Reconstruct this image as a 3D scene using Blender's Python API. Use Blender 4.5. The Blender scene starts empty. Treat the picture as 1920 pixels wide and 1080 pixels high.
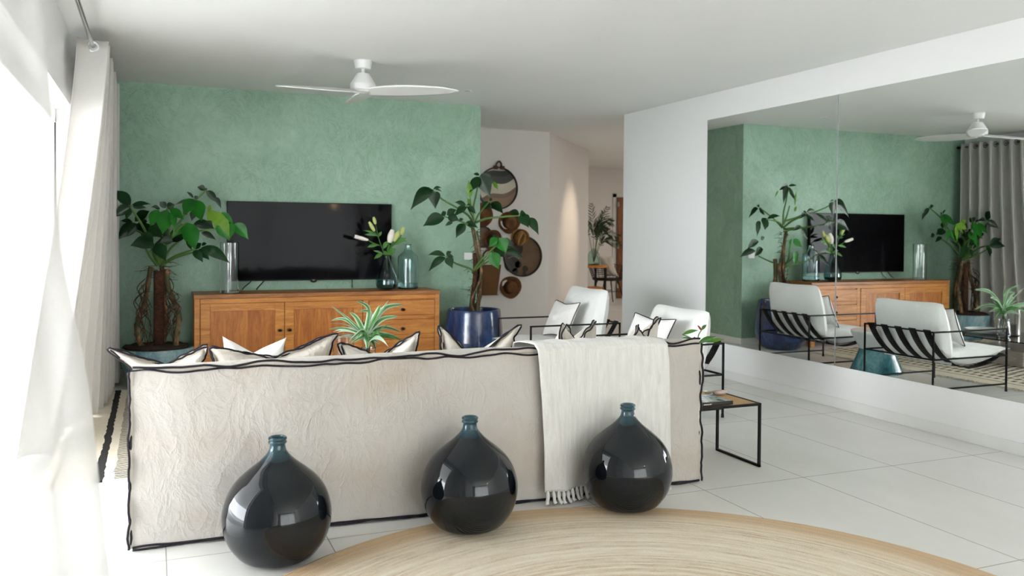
import bpy, math, random
from mathutils import Vector as V, Matrix, noise as N

S = bpy.context.scene
COL = S.collection
PI = math.pi
rnd = random.Random(11)

# ------------------------------------------------------------------ camera model
F = 1606.77; YAW, PIT, ROL = math.radians(22.687), math.radians(.888), math.radians(.441)
CY = 460.17; EYE = V((0, 0, 1.25))
_d = V((math.sin(YAW), math.cos(YAW), 0)); _r = V((math.cos(YAW), -math.sin(YAW), 0)); _u = V((0, 0, 1))
FWD = _d*math.cos(PIT) - _u*math.sin(PIT); _u2 = _u*math.cos(PIT) + _d*math.sin(PIT)
RGT = _r*math.cos(ROL) + _u2*math.sin(ROL); UPV = -_r*math.sin(ROL) + _u2*math.cos(ROL)

def at(px, py, Y):
    "the point of the photograph's pixel on the plane at depth Y"
    v = FWD + RGT*((px-960)/F) - UPV*((py-CY)/F)
    return EYE + v*(Y/v.y)

cam = bpy.data.cameras.new('camera'); camo = bpy.data.objects.new('camera', cam); COL.objects.link(camo)
m = Matrix((RGT, UPV, -FWD)).transposed().to_4x4(); m.translation = EYE
camo.matrix_world = m
cam.sensor_width = 36; cam.lens = F/1920*36; cam.shift_y = -(540-CY)/1920; cam.clip_start = .05
cam.dof.use_dof = True; cam.dof.focus_distance = 4.6; cam.dof.aperture_fstop = 2.8
S.camera = camo

# ------------------------------------------------------------------ room constants
XR, YG, H, XC, XW = 4.553, 7.918, 2.49, 2.966, -.496

# ------------------------------------------------------------------ materials
def lin(c):
    return tuple(((x/255)/12.92 if x/255 <= .04045 else ((x/255+.055)/1.055)**2.4) for x in c)

class NT:
    def __init__(s, name):
        s.m = bpy.data.materials.new(name); s.m.use_nodes = True
        s.t = s.m.node_tree; s.p = s.t.nodes['Principled BSDF']; s.out = s.t.nodes['Material Output']
    def n(s, typ, **kw):
        x = s.t.nodes.new(typ)
        for k, v in kw.items():
            if k.startswith('i_'):
                x.inputs[k[2:].replace('_', ' ')].default_value = v
            else: setattr(x, k, v)
        return x
    def l(s, a, b): s.t.links.new(a, b)
    def coord(s, scale=(1, 1, 1), gen='Object'):
        c = s.n('ShaderNodeTexCoord'); mp = s.n('ShaderNodeMapping'); mp.inputs['Scale'].default_value = scale
        s.l(c.outputs[gen], mp.inputs['Vector']); return mp.outputs['Vector']
    def noise(s, vec, scale, detail=4, rough=.55, dist=0):
        x = s.n('ShaderNodeTexNoise'); x.inputs['Scale'].default_value = scale; x.inputs['Detail'].default_value = detail
        x.inputs['Roughness'].default_value = rough; x.inputs['Distortion'].default_value = dist
        if vec is not None: s.l(vec, x.inputs['Vector'])
        return x.outputs['Fac']
    def ramp(s, fac, stops, interp='LINEAR'):
        x = s.n('ShaderNodeValToRGB'); x.color_ramp.interpolation = interp
        e = x.color_ramp.elements
        while len(e) < len(stops): e.new(.5)
        for k, (p, c) in zip(e, stops):
            k.position = p; k.color = tuple(c)+(1,) if len(c) == 3 else c
        s.l(fac, x.inputs['Fac']); return x.outputs['Color']
    def math(s, op, a, b=None, c=None):
        x = s.n('ShaderNodeMath', operation=op)
        for i, v in enumerate((a, b, c)):
            if v is None: continue
            if isinstance(v, (int, float)): x.inputs[i].default_value = v
            else: s.l(v, x.inputs[i])
        return x.outputs[0]
    def mix(s, fac, a, b, blend='MIX'):
        x = s.n('ShaderNodeMix', data_type='RGBA', blend_type=blend)
        for k, v in ((0, fac), (6, a), (7, b)):
            if isinstance(v, (int, float)): x.inputs[k].default_value = v
            elif isinstance(v, tuple): x.inputs[k].default_value = v+(1,) if len(v) == 3 else v
            else: s.l(v, x.inputs[k])
        return x.outputs[2]
    def bump(s, h, strength=.3, dist=.01):
        x = s.n('ShaderNodeBump'); x.inputs['Strength'].default_value = strength; x.inputs['Distance'].default_value = dist
        s.l(h, x.inputs['Height']); s.l(x.outputs['Normal'], s.p.inputs['Normal'])
    def set(s, **kw):
        for k, v in kw.items():
            k = k.replace('_', ' ')
            if isinstance(v, (int, float, tuple)): s.p.inputs[k].default_value = v+(1,) if isinstance(v, tuple) and len(v) == 3 else v
            else: s.l(v, s.p.inputs[k])
        return s

def plain(name, rgb, rough=.5, metal=0., var=.06, nscale=9., **kw):
    t = NT(name); c = lin(rgb)
    f = t.noise(t.coord(), nscale, 3)
    col = t.ramp(f, [(.25, tuple(x*(1-var) for x in c)), (.75, tuple(min(1, x*(1+var)) for x in c))])
    t.set(Base_Color=col, Roughness=rough, Metallic=metal, **kw)
    return t.m

def fabric(name, rgb, bump=.35, fine=90., rough=.9, var=.05, wr=7., stain=0., sheen=.12):
    t = NT(name); c = lin(rgb)
    v = t.coord()
    big = t.noise(v, 2.2, 4, .6)
    col = t.ramp(big, [(.3, tuple(x*(1-var) for x in c)), (.7, tuple(min(1, x*(1+var)) for x in c))])
    if stain:
        st = t.noise(t.coord((1.1, 1, 1.6)), 1.9, 3, .5)
        col = t.mix(t.ramp(st, [(.5, (0, 0, 0)), (.78, (stain,)*3)]), col, lin((172, 148, 124)))
    cr = t.noise(t.coord((1, 1, .6)), wr, 4, .6, .5)
    ridge = t.math('ABSOLUTE', t.math('SUBTRACT', cr, .5))
    ridge = t.math('MULTIPLY', t.math('POWER', t.math('MINIMUM', t.math('MULTIPLY', ridge, 6), 1), .6), -1)
    wv = t.noise(t.coord((1, 1, 1)), fine, 2, .6)
    h = t.math('ADD', ridge, t.math('MULTIPLY', wv, .35))
    t.bump(t.math('ADD', h, t.math('MULTIPLY', t.noise(t.coord((1.6, 1.6, .7)), 3.2, 3), 1.2)), bump, .012)
    t.set(Base_Color=col, Roughness=rough, Sheen_Weight=sheen)
    return t.m

def wood(name, light, dark, scale=(1.2, 9, 9), rough=.42, knot=1.):
    t = NT(name); v = t.coord(scale)
    g = t.noise(v, 2.4, 6, .62, 1.2*knot)
    g2 = t.noise(t.coord(tuple(x*5 for x in scale)), 5, 3, .6)
    f = t.math('ADD', t.math('MULTIPLY', g, .8), t.math('MULTIPLY', g2, .22))
    mid = tuple((a+b)/2 for a, b in zip(light, dark))
    col = t.ramp(f, [(.3, lin(dark)), (.5, lin(mid)), (.66, lin(light))])
    t.bump(f, .12, .004)
    t.set(Base_Color=col, Roughness=rough)
    return t.m

M = {}
M['white'] = plain('white_paint', (238, 238, 238), .65, var=.012, nscale=1.5)
M['terrace'] = plain('terrace_stone', (206, 204, 200), .7)
M['ceil'] = plain('ceiling_paint', (238, 239, 237), .75, var=.012, nscale=1.2)
M['trimwhite'] = plain('white_gloss_paint', (232, 232, 230), .4, var=.01)
M['hallwhite'] = plain('hall_paint', (232, 228, 225), .7, var=.015)
M['kitchen'] = plain('grey_cabinet_paint', (74, 70, 66), .5, var=.05)
M['blackmetal'] = plain('black_steel', (11, 11, 13), .5, .0, var=.15, Specular_IOR_Level=.3)
M['whiteplastic'] = plain('white_plastic', (236, 236, 235), .35, var=.01)
M['chrome'] = plain('nickel', (190, 188, 182), .18, 1., var=.03)
M['silver'] = plain('polished_silver', (214, 218, 220), .25, .6, var=.02)
M['grey'] = plain('grey_ceramic', (150, 150, 147), .5)
M['linen'] = fabric('linen_slipcover', (187, 182, 175), .26, 260., stain=.55, wr=11)
M['cushion'] = fabric('linen_cushion', (212, 205, 195), .3, 220., wr=8, stain=.18)
M['whitecotton'] = fabric('white_cotton', (238, 238, 236), .35, 220., var=.02, wr=5)
M['greylinen'] = fabric('white_linen', (232, 230, 228), .25, 240., var=.02, wr=6)
M['edging'] = fabric('navy_black_edging', (26, 20, 30), .3, 300., var=.2, sheen=0)
M['strap'] = fabric('black_webbing', (15, 14, 15), .15, 400., var=.1, rough=.85, sheen=0)
M['teak'] = wood('teak', (216, 150, 72), (164, 94, 34))
M['teakv'] = wood('teak_panel', (202, 130, 56), (148, 80, 28), (9, 9, 1.0), knot=1.6)
M['teaktop'] = wood('teak_top', (180, 118, 60), (126, 74, 34))
M['oak'] = wood('oak_veneer', (206, 168, 118), (180, 138, 90), (1.5, 14, 14))
M['blockwood'] = wood('weathered_block', (196, 186, 176), (150, 138, 128), (2, 2, 14))
M['doorwood'] = wood('door_wood', (150, 96, 58), (96, 56, 34), (9, 9, 1))
M['straw'] = wood('straw_hat', (130, 84, 44), (84, 50, 26), (3, 3, 3), .85)
M['strawlight'] = wood('straw_light', (186, 138, 84), (140, 96, 54), (30, 30, 6), .85)
M['soil'] = plain('soil', (52, 34, 24), .95, var=.5, nscale=60)
M['root'] = plain('aerial_root', (70, 48, 32), .85, var=.35, nscale=30)
M['pebble'] = plain('pale_stone', (196, 178, 168), .6, var=.1)
M['gold'] = plain('brass_foil', (170, 140, 80), .5, .3, var=.2)

# far wall plaster
t = NT('green_plaster'); v = t.coord()
a = t.noise(v, 1.6, 6, .62, .8); b = t.noise(t.coord((1, 1, .8)), 7, 6, .7, 2.4)
f = t.math('ADD', t.math('MULTIPLY', a, .6), t.math('MULTIPLY', b, .4))
col = t.ramp(f, [(.32, lin((128, 161, 138))), (.5, lin((148, 180, 158))), (.66, lin((165, 195, 174)))])
cr = t.noise(t.coord((1, 1, .7)), 3.1, 8, .7, 3.)
vein = t.ramp(t.math('ABSOLUTE', t.math('SUBTRACT', cr, .5)), [(0, (.76,)*3), (.018, (1, 1, 1))])
pm = t.noise(v, 1.3, 2)
vein = t.mix(t.ramp(pm, [(.40, (0, 0, 0)), (.55, (1, 1, 1))]), (1., 1., 1.), vein)
col = t.mix(1., col, vein, 'MULTIPLY')
t.bump(f, .12, .01); t.set(Base_Color=col, Roughness=.55); M['green'] = t.m

# floor tiles
t = NT('floor_tiles'); c = t.n('ShaderNodeTexCoord'); sp = t.n('ShaderNodeSeparateXYZ'); t.l(c.outputs['Object'], sp.inputs[0])
def edge(o, off, size, w):
    fr = t.math('FRACT', t.math('DIVIDE', t.math('ADD', o, 20*size-off), size))
    dd = t.math('MINIMUM', fr, t.math('SUBTRACT', 1, fr))
    return t.math('LESS_THAN', dd, w/size/2)
g = t.math('MAXIMUM', edge(sp.outputs['X'], .307, .608, .0045), edge(sp.outputs['Y'], 2.854, 1.196, .0045))
cl = t.noise(t.coord((1, .6, 1)), 2.5, 5, .6)
tile = t.ramp(cl, [(.3, lin((216, 214, 209))), (.7, lin((224, 223, 219)))])
t.set(Base_Color=t.mix(g, tile, lin((150, 146, 138))), Roughness=t.math('ADD', .34, t.math('MULTIPLY', g, .4)), Specular_IOR_Level=.4)
M['floor'] = t.m

# mirror
t = NT('mirror_glass'); t.set(Base_Color=(.93, .96, .945), Metallic=1., Roughness=.0); M['mirror'] = t.m
t = NT('tv_glass'); t.set(Base_Color=(.004, .004, .005), Roughness=.06, IOR=1.5, Specular_IOR_Level=.06); M['screen'] = t.m

def glass(name, rgb, rough=0., ior=1.45):
    t = NT(name); t.set(Base_Color=rgb, Roughness=rough, Transmission_Weight=1., IOR=ior); return t.m
M['glass'] = glass('clear_glass', (.97, .985, .985))
M['blueglass'] = glass('pale_blue_glass', (.80, .93, .94))
M['tealglass'] = glass('smoky_teal_glass', (.52, .68, .70))
M['water'] = glass('teal_water', (.12, .40, .42), ior=1.33)
M['greenglass'] = glass('green_glass', (.72, .88, .80))
M['tableglass'] = glass('table_glass', (.86, .95, .94))

# demijohn: near-black blue glass, clearer in the neck
t = NT('midnight_glass'); c = t.n('ShaderNodeTexCoord'); sp = t.n('ShaderNodeSeparateXYZ'); t.l(c.outputs['Object'], sp.inputs[0])
k = t.ramp(t.math('MULTIPLY', t.math('SUBTRACT', sp.outputs['Z'], .375), 12.), [(0, (0, 0, 0)), (1, (1, 1, 1))])
t.set(Base_Color=t.mix(k, (.004, .006, .009), (.05, .16, .21)), Roughness=.012, IOR=1.5, Specular_IOR_Level=.4, Transmission_Weight=t.math('MULTIPLY', k, .8))
M['demijohn'] = t.m

# jute
t = NT('braided_jute'); c = t.n('ShaderNodeTexCoord'); sp = t.n('ShaderNodeSeparateXYZ'); t.l(c.outputs['Object'], sp.inputs[0])
x, y = sp.outputs['X'], sp.outputs['Y']
rr = t.math('SQRT', t.math('ADD', t.math('MULTIPLY', x, x), t.math('MULTIPLY', y, y)))
ang = t.math('ARCTAN2', y, x)
wob = t.math('MULTIPLY', t.noise(t.coord(), 3, 2), .03)
ring = t.math('DIVIDE', t.math('ADD', rr, wob), .0125)
idx = t.math('FLOOR', ring)
wn = t.n('ShaderNodeTexWhiteNoise', noise_dimensions='1D'); t.l(idx, wn.inputs['W'])
cmb = t.n('ShaderNodeCombineXYZ'); t.l(t.math('MULTIPLY', ang, 6), cmb.inputs[0]); t.l(t.math('MULTIPLY', idx, .9), cmb.inputs[1])
streak = t.noise(cmb.outputs[0], 1., 3, .6)
fine = t.noise(t.coord(), 160, 3, .7)
f = t.math('ADD', t.math('ADD', t.math('MULTIPLY', wn.outputs['Value'], .2), t.math('MULTIPLY', streak, .5)), t.math('MULTIPLY', fine, .3))
col = t.ramp(f, [(.28, lin((190, 168, 138))), (.45, lin((220, 204, 180))), (.65, lin((236, 226, 208)))])
band = t.ramp(t.math('ADD', rr, t.math('MULTIPLY', t.math('SUBTRACT', streak, .5), .12)), [(1.33, (0, 0, 0)), (1.37, (0, 0, 0))])
bf = t.n('ShaderNodeMapRange'); t.l(t.math('ADD', rr, t.math('MULTIPLY', t.math('SUBTRACT', streak, .5), .16)), bf.inputs['Value'])
bf.inputs['From Min'].default_value = 1.27; bf.inputs['From Max'].default_value = 1.42
col = t.mix(t.math('MULTIPLY', bf.outputs['Result'], .75), col, lin((196, 160, 116)))
h = t.math('ABSOLUTE', t.math('SINE', t.math('MULTIPLY', ring, PI)))
t.bump(t.math('ADD', h, t.math('MULTIPLY', fine, .9)), .6, .006)
t.set(Base_Color=col, Roughness=.95); M['jute'] = t.m

# berber rug (object space: x across from the left edge, y along)
t = NT('berber_wool'); c = t.n('ShaderNodeTexCoord'); sp = t.n('ShaderNodeSeparateXYZ')
wv = t.n('ShaderNodeTexNoise'); wv.inputs['Scale'].default_value = 9
t.l(c.outputs['Object'], wv.inputs['Vector'])
mx = t.n('ShaderNodeVectorMath', operation='MULTIPLY_ADD'); t.l(wv.outputs['Color'], mx.inputs[0]); mx.inputs[1].default_value = (.03, .03, 0); t.l(c.outputs['Object'], mx.inputs[2])
t.l(mx.outputs[0], sp.inputs[0]); x, y = sp.outputs['X'], sp.outputs['Y']
W = 3.06
def band_(lo, hi):
    return t.math('MULTIPLY', t.math('GREATER_THAN', x, lo), t.math('LESS_THAN', x, hi))
def dash(off, per, fill):
    return t.math('LESS_THAN', t.math('FRACT', t.math('DIVIDE', t.math('ADD', y, off), per)), fill)
cols = t.math('DIVIDE', x, .105)
fieldx = t.math('LESS_THAN', t.math('FRACT', cols), .74)
shift = t.math('MULTIPLY', t.math('FLOOR', cols), .033)
fieldy = t.math('LESS_THAN', t.math('FRACT', t.math('DIVIDE', t.math('ADD', y, shift), .08)), .56)
field = t.math('MULTIPLY', t.math('MULTIPLY', fieldx, fieldy), t.math('MULTIPLY', band_(.62, W-.50), 1))
parts = [field, t.math('MULTIPLY', band_(W-.30, W-.24), dash(0, .08, .5)), band_(W-.155, W-.14), t.math('MULTIPLY', band_(W-.44, W-.36), dash(.02, .08, .5)),
         band_(.185, .225), t.math('MULTIPLY', band_(.272, .352), dash(0, .026, .5))]
k = parts[0]
for q in parts[1:]: k = t.math('MAXIMUM', k, q)
pile = t.noise(t.coord((1, 3, 1)), 60, 3, .7)
cream = t.ramp(pile, [(.3, lin((206, 192, 170))), (.7, lin((232, 222, 204)))])
t.bump(pile, .6, .01); t.set(Base_Color=t.mix(k, cream, lin((22, 18, 17))), Roughness=.95); M['berber'] = t.m
M['wool'] = fabric('cream_wool', (232, 222, 206), .4, 120.)

# glazed pots
def glaze(name, a_, b_, c_, rough=.18, sc=(3, 3, .9)):
    t = NT(name); v = t.coord(sc)
    f = t.noise(v, 3.2, 6, .65, .6); sp_ = t.noise(t.coord(), 55, 3, .7)
    f = t.math('ADD', t.math('MULTIPLY', f, .8), t.math('MULTIPLY', sp_, .2))
    t.bump(t.noise(t.coord((1, 1, 2.5)), 14, 3), .18, .01)
    t.set(Base_Color=t.ramp(f, [(.33, lin(a_)), (.5, lin(b_)), (.68, lin(c_))]), Roughness=rough, Coat_Weight=.5, Coat_Roughness=.08); return t.m
M['bluepot'] = glaze('cobalt_glaze', (22, 26, 36), (34, 54, 98), (58, 88, 142))
M['palepot'] = glaze('pale_blue_glaze', (62, 104, 122), (118, 156, 168), (168, 190, 192), .25)
M['tealpot'] = glaze('teal_glaze', (30, 72, 84), (60, 118, 130), (110, 162, 166))
M['whitepot'] = glaze('chalk_glaze', (188, 192, 190), (206, 210, 208), (218, 220, 218), .4)

# leaves
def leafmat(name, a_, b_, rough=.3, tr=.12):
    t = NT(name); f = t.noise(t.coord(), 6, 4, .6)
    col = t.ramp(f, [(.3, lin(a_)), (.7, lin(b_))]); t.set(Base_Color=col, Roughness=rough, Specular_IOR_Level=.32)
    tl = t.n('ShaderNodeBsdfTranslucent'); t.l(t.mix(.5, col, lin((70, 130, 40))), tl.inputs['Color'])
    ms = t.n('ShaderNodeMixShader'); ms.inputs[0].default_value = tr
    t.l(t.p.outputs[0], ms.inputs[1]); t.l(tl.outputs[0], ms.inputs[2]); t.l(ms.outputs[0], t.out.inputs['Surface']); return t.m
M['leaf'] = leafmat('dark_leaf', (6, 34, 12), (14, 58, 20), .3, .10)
M['leaflit'] = leafmat('lit_leaf', (14, 84, 22), (40, 128, 34), .34, .22)  # lit copy of the leaf: light falling on these leaves put into the colour
M['leafyoung'] = leafmat('young_leaf', (58, 120, 30), (122, 160, 48), .4, .25)
M['stem'] = plain('green_stem', (86, 124, 60), .45, var=.2)
M['lilyleaf'] = leafmat('lily_leaf', (50, 104, 40), (92, 146, 62), .35, .2)
M['palmleaf'] = leafmat('palm_leaf', (26, 42, 26), (48, 66, 38), .4)
M['petal'] = plain('petal', (240, 232, 222), .5, var=.04)
M['bud'] = plain('green_bud', (188, 196, 120), .5, var=.2, nscale=30)
M['redbud'] = plain('red_bud', (150, 40, 34), .5)
M['spider'] = leafmat('variegated_edge', (186, 214, 190), (212, 230, 208), .4, .25)
M['spiderin'] = leafmat('variegated_core', (70, 132, 66), (112, 166, 98), .4, .25)

# moss pole
t = NT('coir_pole'); v = t.coord((1, 1, 2.2)); f = t.noise(v, 38, 5, .7)
t.bump(f, .9, .012); t.set(Base_Color=t.ramp(f, [(.35, lin((34, 18, 11))), (.65, lin((96, 56, 32)))]), Roughness=.95); M['coir'] = t.m
t = NT('knuckled_stem'); f = t.noise(t.coord((1, 1, .5)), 22, 4, .6)
t.bump(f, .5, .008); t.set(Base_Color=t.ramp(f, [(.35, lin((50, 62, 30))), (.52, lin((92, 74, 44))), (.7, lin((176, 130, 92)))]), Roughness=.7); M['cane'] = t.m

# curtains
def curtainmat(name, rgb, tr, clear=0.):
    t = NT(name); c = lin(rgb); f = t.noise(t.coord((60, 60, 300)), 1., 2)
    col = t.ramp(f, [(.3, tuple(x*.95 for x in c)), (.7, c)]); t.set(Base_Color=col, Roughness=.9)
    tl = t.n('ShaderNodeBsdfTranslucent'); t.l(col, tl.inputs['Color'])
    ms = t.n('ShaderNodeMixShader'); ms.inputs[0].default_value = tr
    t.l(t.p.outputs[0], ms.inputs[1]); t.l(tl.outputs[0], ms.inputs[2]); o = ms.outputs[0]
    if clear:
        tp = t.n('ShaderNodeBsdfTransparent'); m2 = t.n('ShaderNodeMixShader'); m2.inputs[0].default_value = clear
        t.l(o, m2.inputs[1]); t.l(tp.outputs[0], m2.inputs[2]); o = m2.outputs[0]
    t.l(o, t.out.inputs['Surface']); return t.m
M['curtain'] = curtainmat('linen_curtain', (226, 223, 219), .25)
M['sheer'] = curtainmat('sheer_voile', (242, 242, 241), .5, .2)

M['backsheer'] = curtainmat('dense_voile', (238, 236, 232), .5, .02)
# throw: crinkled cotton
t = NT('crinkle_cotton'); f = t.noise(t.coord((34, 5, 5)), 1.6, 4, .6, .4); w2 = t.noise(t.coord((300, 300, 300)), 1, 2)
t.bump(t.math('ADD', f, t.math('MULTIPLY', w2, .3)), .55, .012)
t.set(Base_Color=t.ramp(f, [(.3, lin((212, 210, 205))), (.7, lin((228, 226, 221)))]), Roughness=.95, Sheen_Weight=.2); M['throw'] = t.m

# basket weave
t = NT('woven_rattan'); w = t.n('ShaderNodeTexWave', wave_type='BANDS', bands_direction='Z'); w.inputs['Scale'].default_value = 26; w.inputs['Distortion'].default_value = 2.5
t.l(t.coord(), w.inputs['Vector']); t.bump(w.outputs['Fac'], .7, .01)
t.set(Base_Color=t.ramp(w.outputs['Fac'], [(0, lin((70, 42, 22))), (1, lin((150, 104, 58)))]), Roughness=.85); M['basket'] = t.m

# painted tray: flowing bands of charcoal, bone and sand
t = NT('painted_bands'); c = t.n('ShaderNodeTexCoord'); sp = t.n('ShaderNodeSeparateXYZ'); t.l(c.outputs['Object'], sp.inputs[0])
wv = t.math('ADD', t.math('ADD', sp.outputs['Z'], t.math('MULTIPLY', sp.outputs['X'], -.35)), t.math('MULTIPLY', t.math('SINE', t.math('MULTIPLY', sp.outputs['X'], 14)), .03))
t.set(Base_Color=t.ramp(t.math('MULTIPLY', wv, 2.), [(0, lin((150, 122, 96))), (.27, lin((126, 104, 86))), (.38, lin((206, 196, 180))), (.62, lin((70, 72, 66))), (.80, lin((40, 46, 40))), (.93, lin((190, 178, 160)))], 'CONSTANT'), Roughness=.45)
M['trayart'] = t.m
# brown tray: plain stained board with dark discs (built as geometry)
M['traybrown'] = plain('stained_tray', (104, 78, 54), .4, var=.3, nscale=5)
M['traydark'] = plain('dark_lacquer', (40, 34, 30), .35, var=.2)
M['traycream'] = plain('cream_paint', (170, 156, 138), .5)
M['leather'] = plain('brown_leather', (70, 40, 24), .6)
t = NT('magazine_cover'); f = t.noise(t.coord((9, 5, 1)), 2.2, 3, .5, 1.)
t.set(Base_Color=t.ramp(f, [(.35, lin((78, 84, 70))), (.45, lin((150, 160, 160))), (.6, lin((196, 204, 208))), (.72, lin((130, 132, 110)))]), Roughness=.18); M['cover'] = t.m
M['paperwhite'] = plain('paper_white', (232, 230, 226), .6, var=.02)
t = NT('warm_lamp'); t.set(Base_Color=(1, .8, .5), Emission_Color=(1, .62, .28), Emission_Strength=30.); M['bulb'] = t.m
t = NT('downlight_led'); t.set(Base_Color=(1, .9, .8), Emission_Color=(1, .78, .55), Emission_Strength=6.); M['led'] = t.m

# ------------------------------------------------------------------ mesh helpers
OFF = {}
class MB:
    def __init__(s): s.v = []; s.f = []
    def add(s, vs, fs):
        o = len(s.v); s.v += [V(p) for p in vs]; s.f += [tuple(i+o for i in f) for f in fs]; return s
    def box(s, a, b):
        (x0, y0, z0), (x1, y1, z1) = a, b
        return s.add([(x0, y0, z0), (x1, y0, z0), (x1, y1, z0), (x0, y1, z0), (x0, y0, z1), (x1, y0, z1), (x1, y1, z1), (x0, y1, z1)],
                     [(0, 3, 2, 1), (4, 5, 6, 7), (0, 1, 5, 4), (1, 2, 6, 5), (2, 3, 7, 6), (3, 0, 4, 7)])
    def prism(s, pts, z0, z1):
        n = len(pts)
        return s.add([(p[0], p[1], z0) for p in pts]+[(p[0], p[1], z1) for p in pts],
                     [tuple(range(n))[::-1], tuple(range(n, 2*n))]+[(i, (i+1) % n, n+(i+1) % n, n+i) for i in range(n)])
    def grid(s, fn, nu, nv, wu=False):
        vs = [fn(i/nu, j/nv) for j in range(nv+1) for i in range(nu if wu else nu+1)]
        w = nu if wu else nu+1
        return s.add(vs, [(j*w+i, j*w+(i+1) % w, (j+1)*w+(i+1) % w, (j+1)*w+i) for j in range(nv) for i in range(nu)])
    def tube(s, pts, r, n=8, closed=False, cap=True):
        pts = [V(p) for p in pts]; k = len(pts)
        rs = r if isinstance(r, (list, tuple)) else [r]*k
        tan = []
        for i in range(k):
            a = pts[(i-1) % k] if closed or i > 0 else pts[i]; b = pts[(i+1) % k] if closed or i < k-1 else pts[i]
            tt = (b-a); tan.append(tt.normalized() if tt.length > 1e-9 else V((0, 0, 1)))
        nr = tan[0].orthogonal().normalized(); vs = []
        for i in range(k):
            nr = nr-tan[i]*nr.dot(tan[i]); nr = nr.normalized() if nr.length > 1e-6 else tan[i].orthogonal().normalized()
            bi = tan[i].cross(nr)
            for j in range(n):
                a = 2*PI*j/n; vs.append(pts[i]+(nr*math.cos(a)+bi*math.sin(a))*rs[i])
        m_ = k if closed else k-1
        fs = [(i*n+j, i*n+(j+1) % n, ((i+1) % k)*n+(j+1) % n, ((i+1) % k)*n+j) for i in range(m_) for j in range(n)]
        if cap and not closed: fs += [tuple(range(n))[::-1], tuple((k-1)*n+j for j in range(n))]
        return s.add(vs, fs)
    def bar(s, a, b, w=.012):
        "square steel bar between two points"
        a, b = V(a), V(b); d = (b-a).normalized(); up = V((0, 0, 1)) if abs(d.z) < .9 else V((1, 0, 0))
        x = d.cross(up).normalized()*w/2; y = d.cross(x).normalized()*w/2; a = a-d*w/2; b = b+d*w/2
        return s.add([a-x-y, a+x-y, a+x+y, a-x+y, b-x-y, b+x-y, b+x+y, b-x+y], [(0, 1, 2, 3), (7, 6, 5, 4), (0, 4, 5, 1), (1, 5, 6, 2), (2, 6, 7, 3), (3, 7, 4, 0)])
    def lathe(s, prof, c=(0, 0, 0), n=48, axis='Z', caps=(False, False)):
        vs = []
        # extra rings either side of every sharp turn keep long walls straight under smooth shading
        P0 = list(prof); prof = [P0[0]]
        for i in range(1, len(P0)):
            (ra, za), (rb, zb) = P0[i-1], P0[i]; Ls = math.hypot(rb-ra, zb-za)
            if Ls > .012:
                e_ = min(.004, Ls*.2)/Ls
                prof += [(ra+(rb-ra)*e_, za+(zb-za)*e_), (rb+(ra-rb)*e_, zb+(za-zb)*e_)]
            prof.append(P0[i])
        for r_, z in prof:
            for j in range(n):
                a = 2*PI*j/n; p = (r_*math.cos(a), r_*math.sin(a), z)
                if axis == 'Y': p = (p[0], -p[2], p[1])
                if axis == 'X': p = (p[2], p[0], p[1])
                vs.append(V(p)+V(c))
        k = len(prof)
        fs = [(i*n+j, i*n+(j+1) % n, (i+1)*n+(j+1) % n, (i+1)*n+j) for i in range(k-1) for j in range(n)]
        if caps[0]: fs.append(tuple(range(n))[::-1])
        if caps[1]: fs.append(tuple((k-1)*n+j for j in range(n)))
        return s.add(vs, fs)
    def xf(s, fn): s.v = [V(fn(p)) for p in s.v]; return s

def smoothstep(a, b, x): x = max(0, min(1, (x-a)/(b-a))); return x*x*(3-2*x)
def lerp(a, b, t_): return a+(b-a)*t_
def spline(pts, n):
    pts = [V(p) for p in pts]; out = []; k = len(pts)-1
    for i in range(n+1):
        u = i/n*k; j = min(int(u), k-1); q = u-j
        p0, p1, p2, p3 = pts[max(j-1, 0)], pts[j], pts[j+1], pts[min(j+2, k)]
        out.append(.5*((2*p1)+(-p0+p2)*q+(2*p0-5*p1+4*p2-p3)*q*q+(-p0+3*p1-3*p2+p3)*q**3))
    return out

def build(mb, name, mat, parent=None, smooth=True, bevel=0., sub=0, solid=0., flat_angle=None):
    if parent is not None: off = OFF[parent.name]
    else:
        xs = [p.x for p in mb.v]; ys = [p.y for p in mb.v]; zs = [p.z for p in mb.v]
        off = V(((min(xs)+max(xs))/2, (min(ys)+max(ys))/2, min(zs)))
    me = bpy.data.meshes.new(name)
    me.from_pydata([p-off for p in mb.v], [], mb.f); me.update()
    me.polygons.foreach_set('use_smooth', [smooth]*len(me.polygons))
    o = bpy.data.objects.new(name, me); COL.objects.link(o)
    me.materials.append(M[mat] if isinstance(mat, str) else mat)
    if parent is not None: o.parent = parent; OFF[o.name] = off
    else: o.location = off; OFF[o.name] = off
    if solid:
        md = o.modifiers.new('thickness', 'SOLIDIFY'); md.thickness = solid; md.offset = 0
    if bevel:
        md = o.modifiers.new('bevel', 'BEVEL'); md.width = bevel; md.segments = 2; md.limit_method = 'ANGLE'
    if sub:
        md = o.modifiers.new('smooth', 'SUBSURF'); md.levels = sub; md.render_levels = sub
    return o

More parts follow.
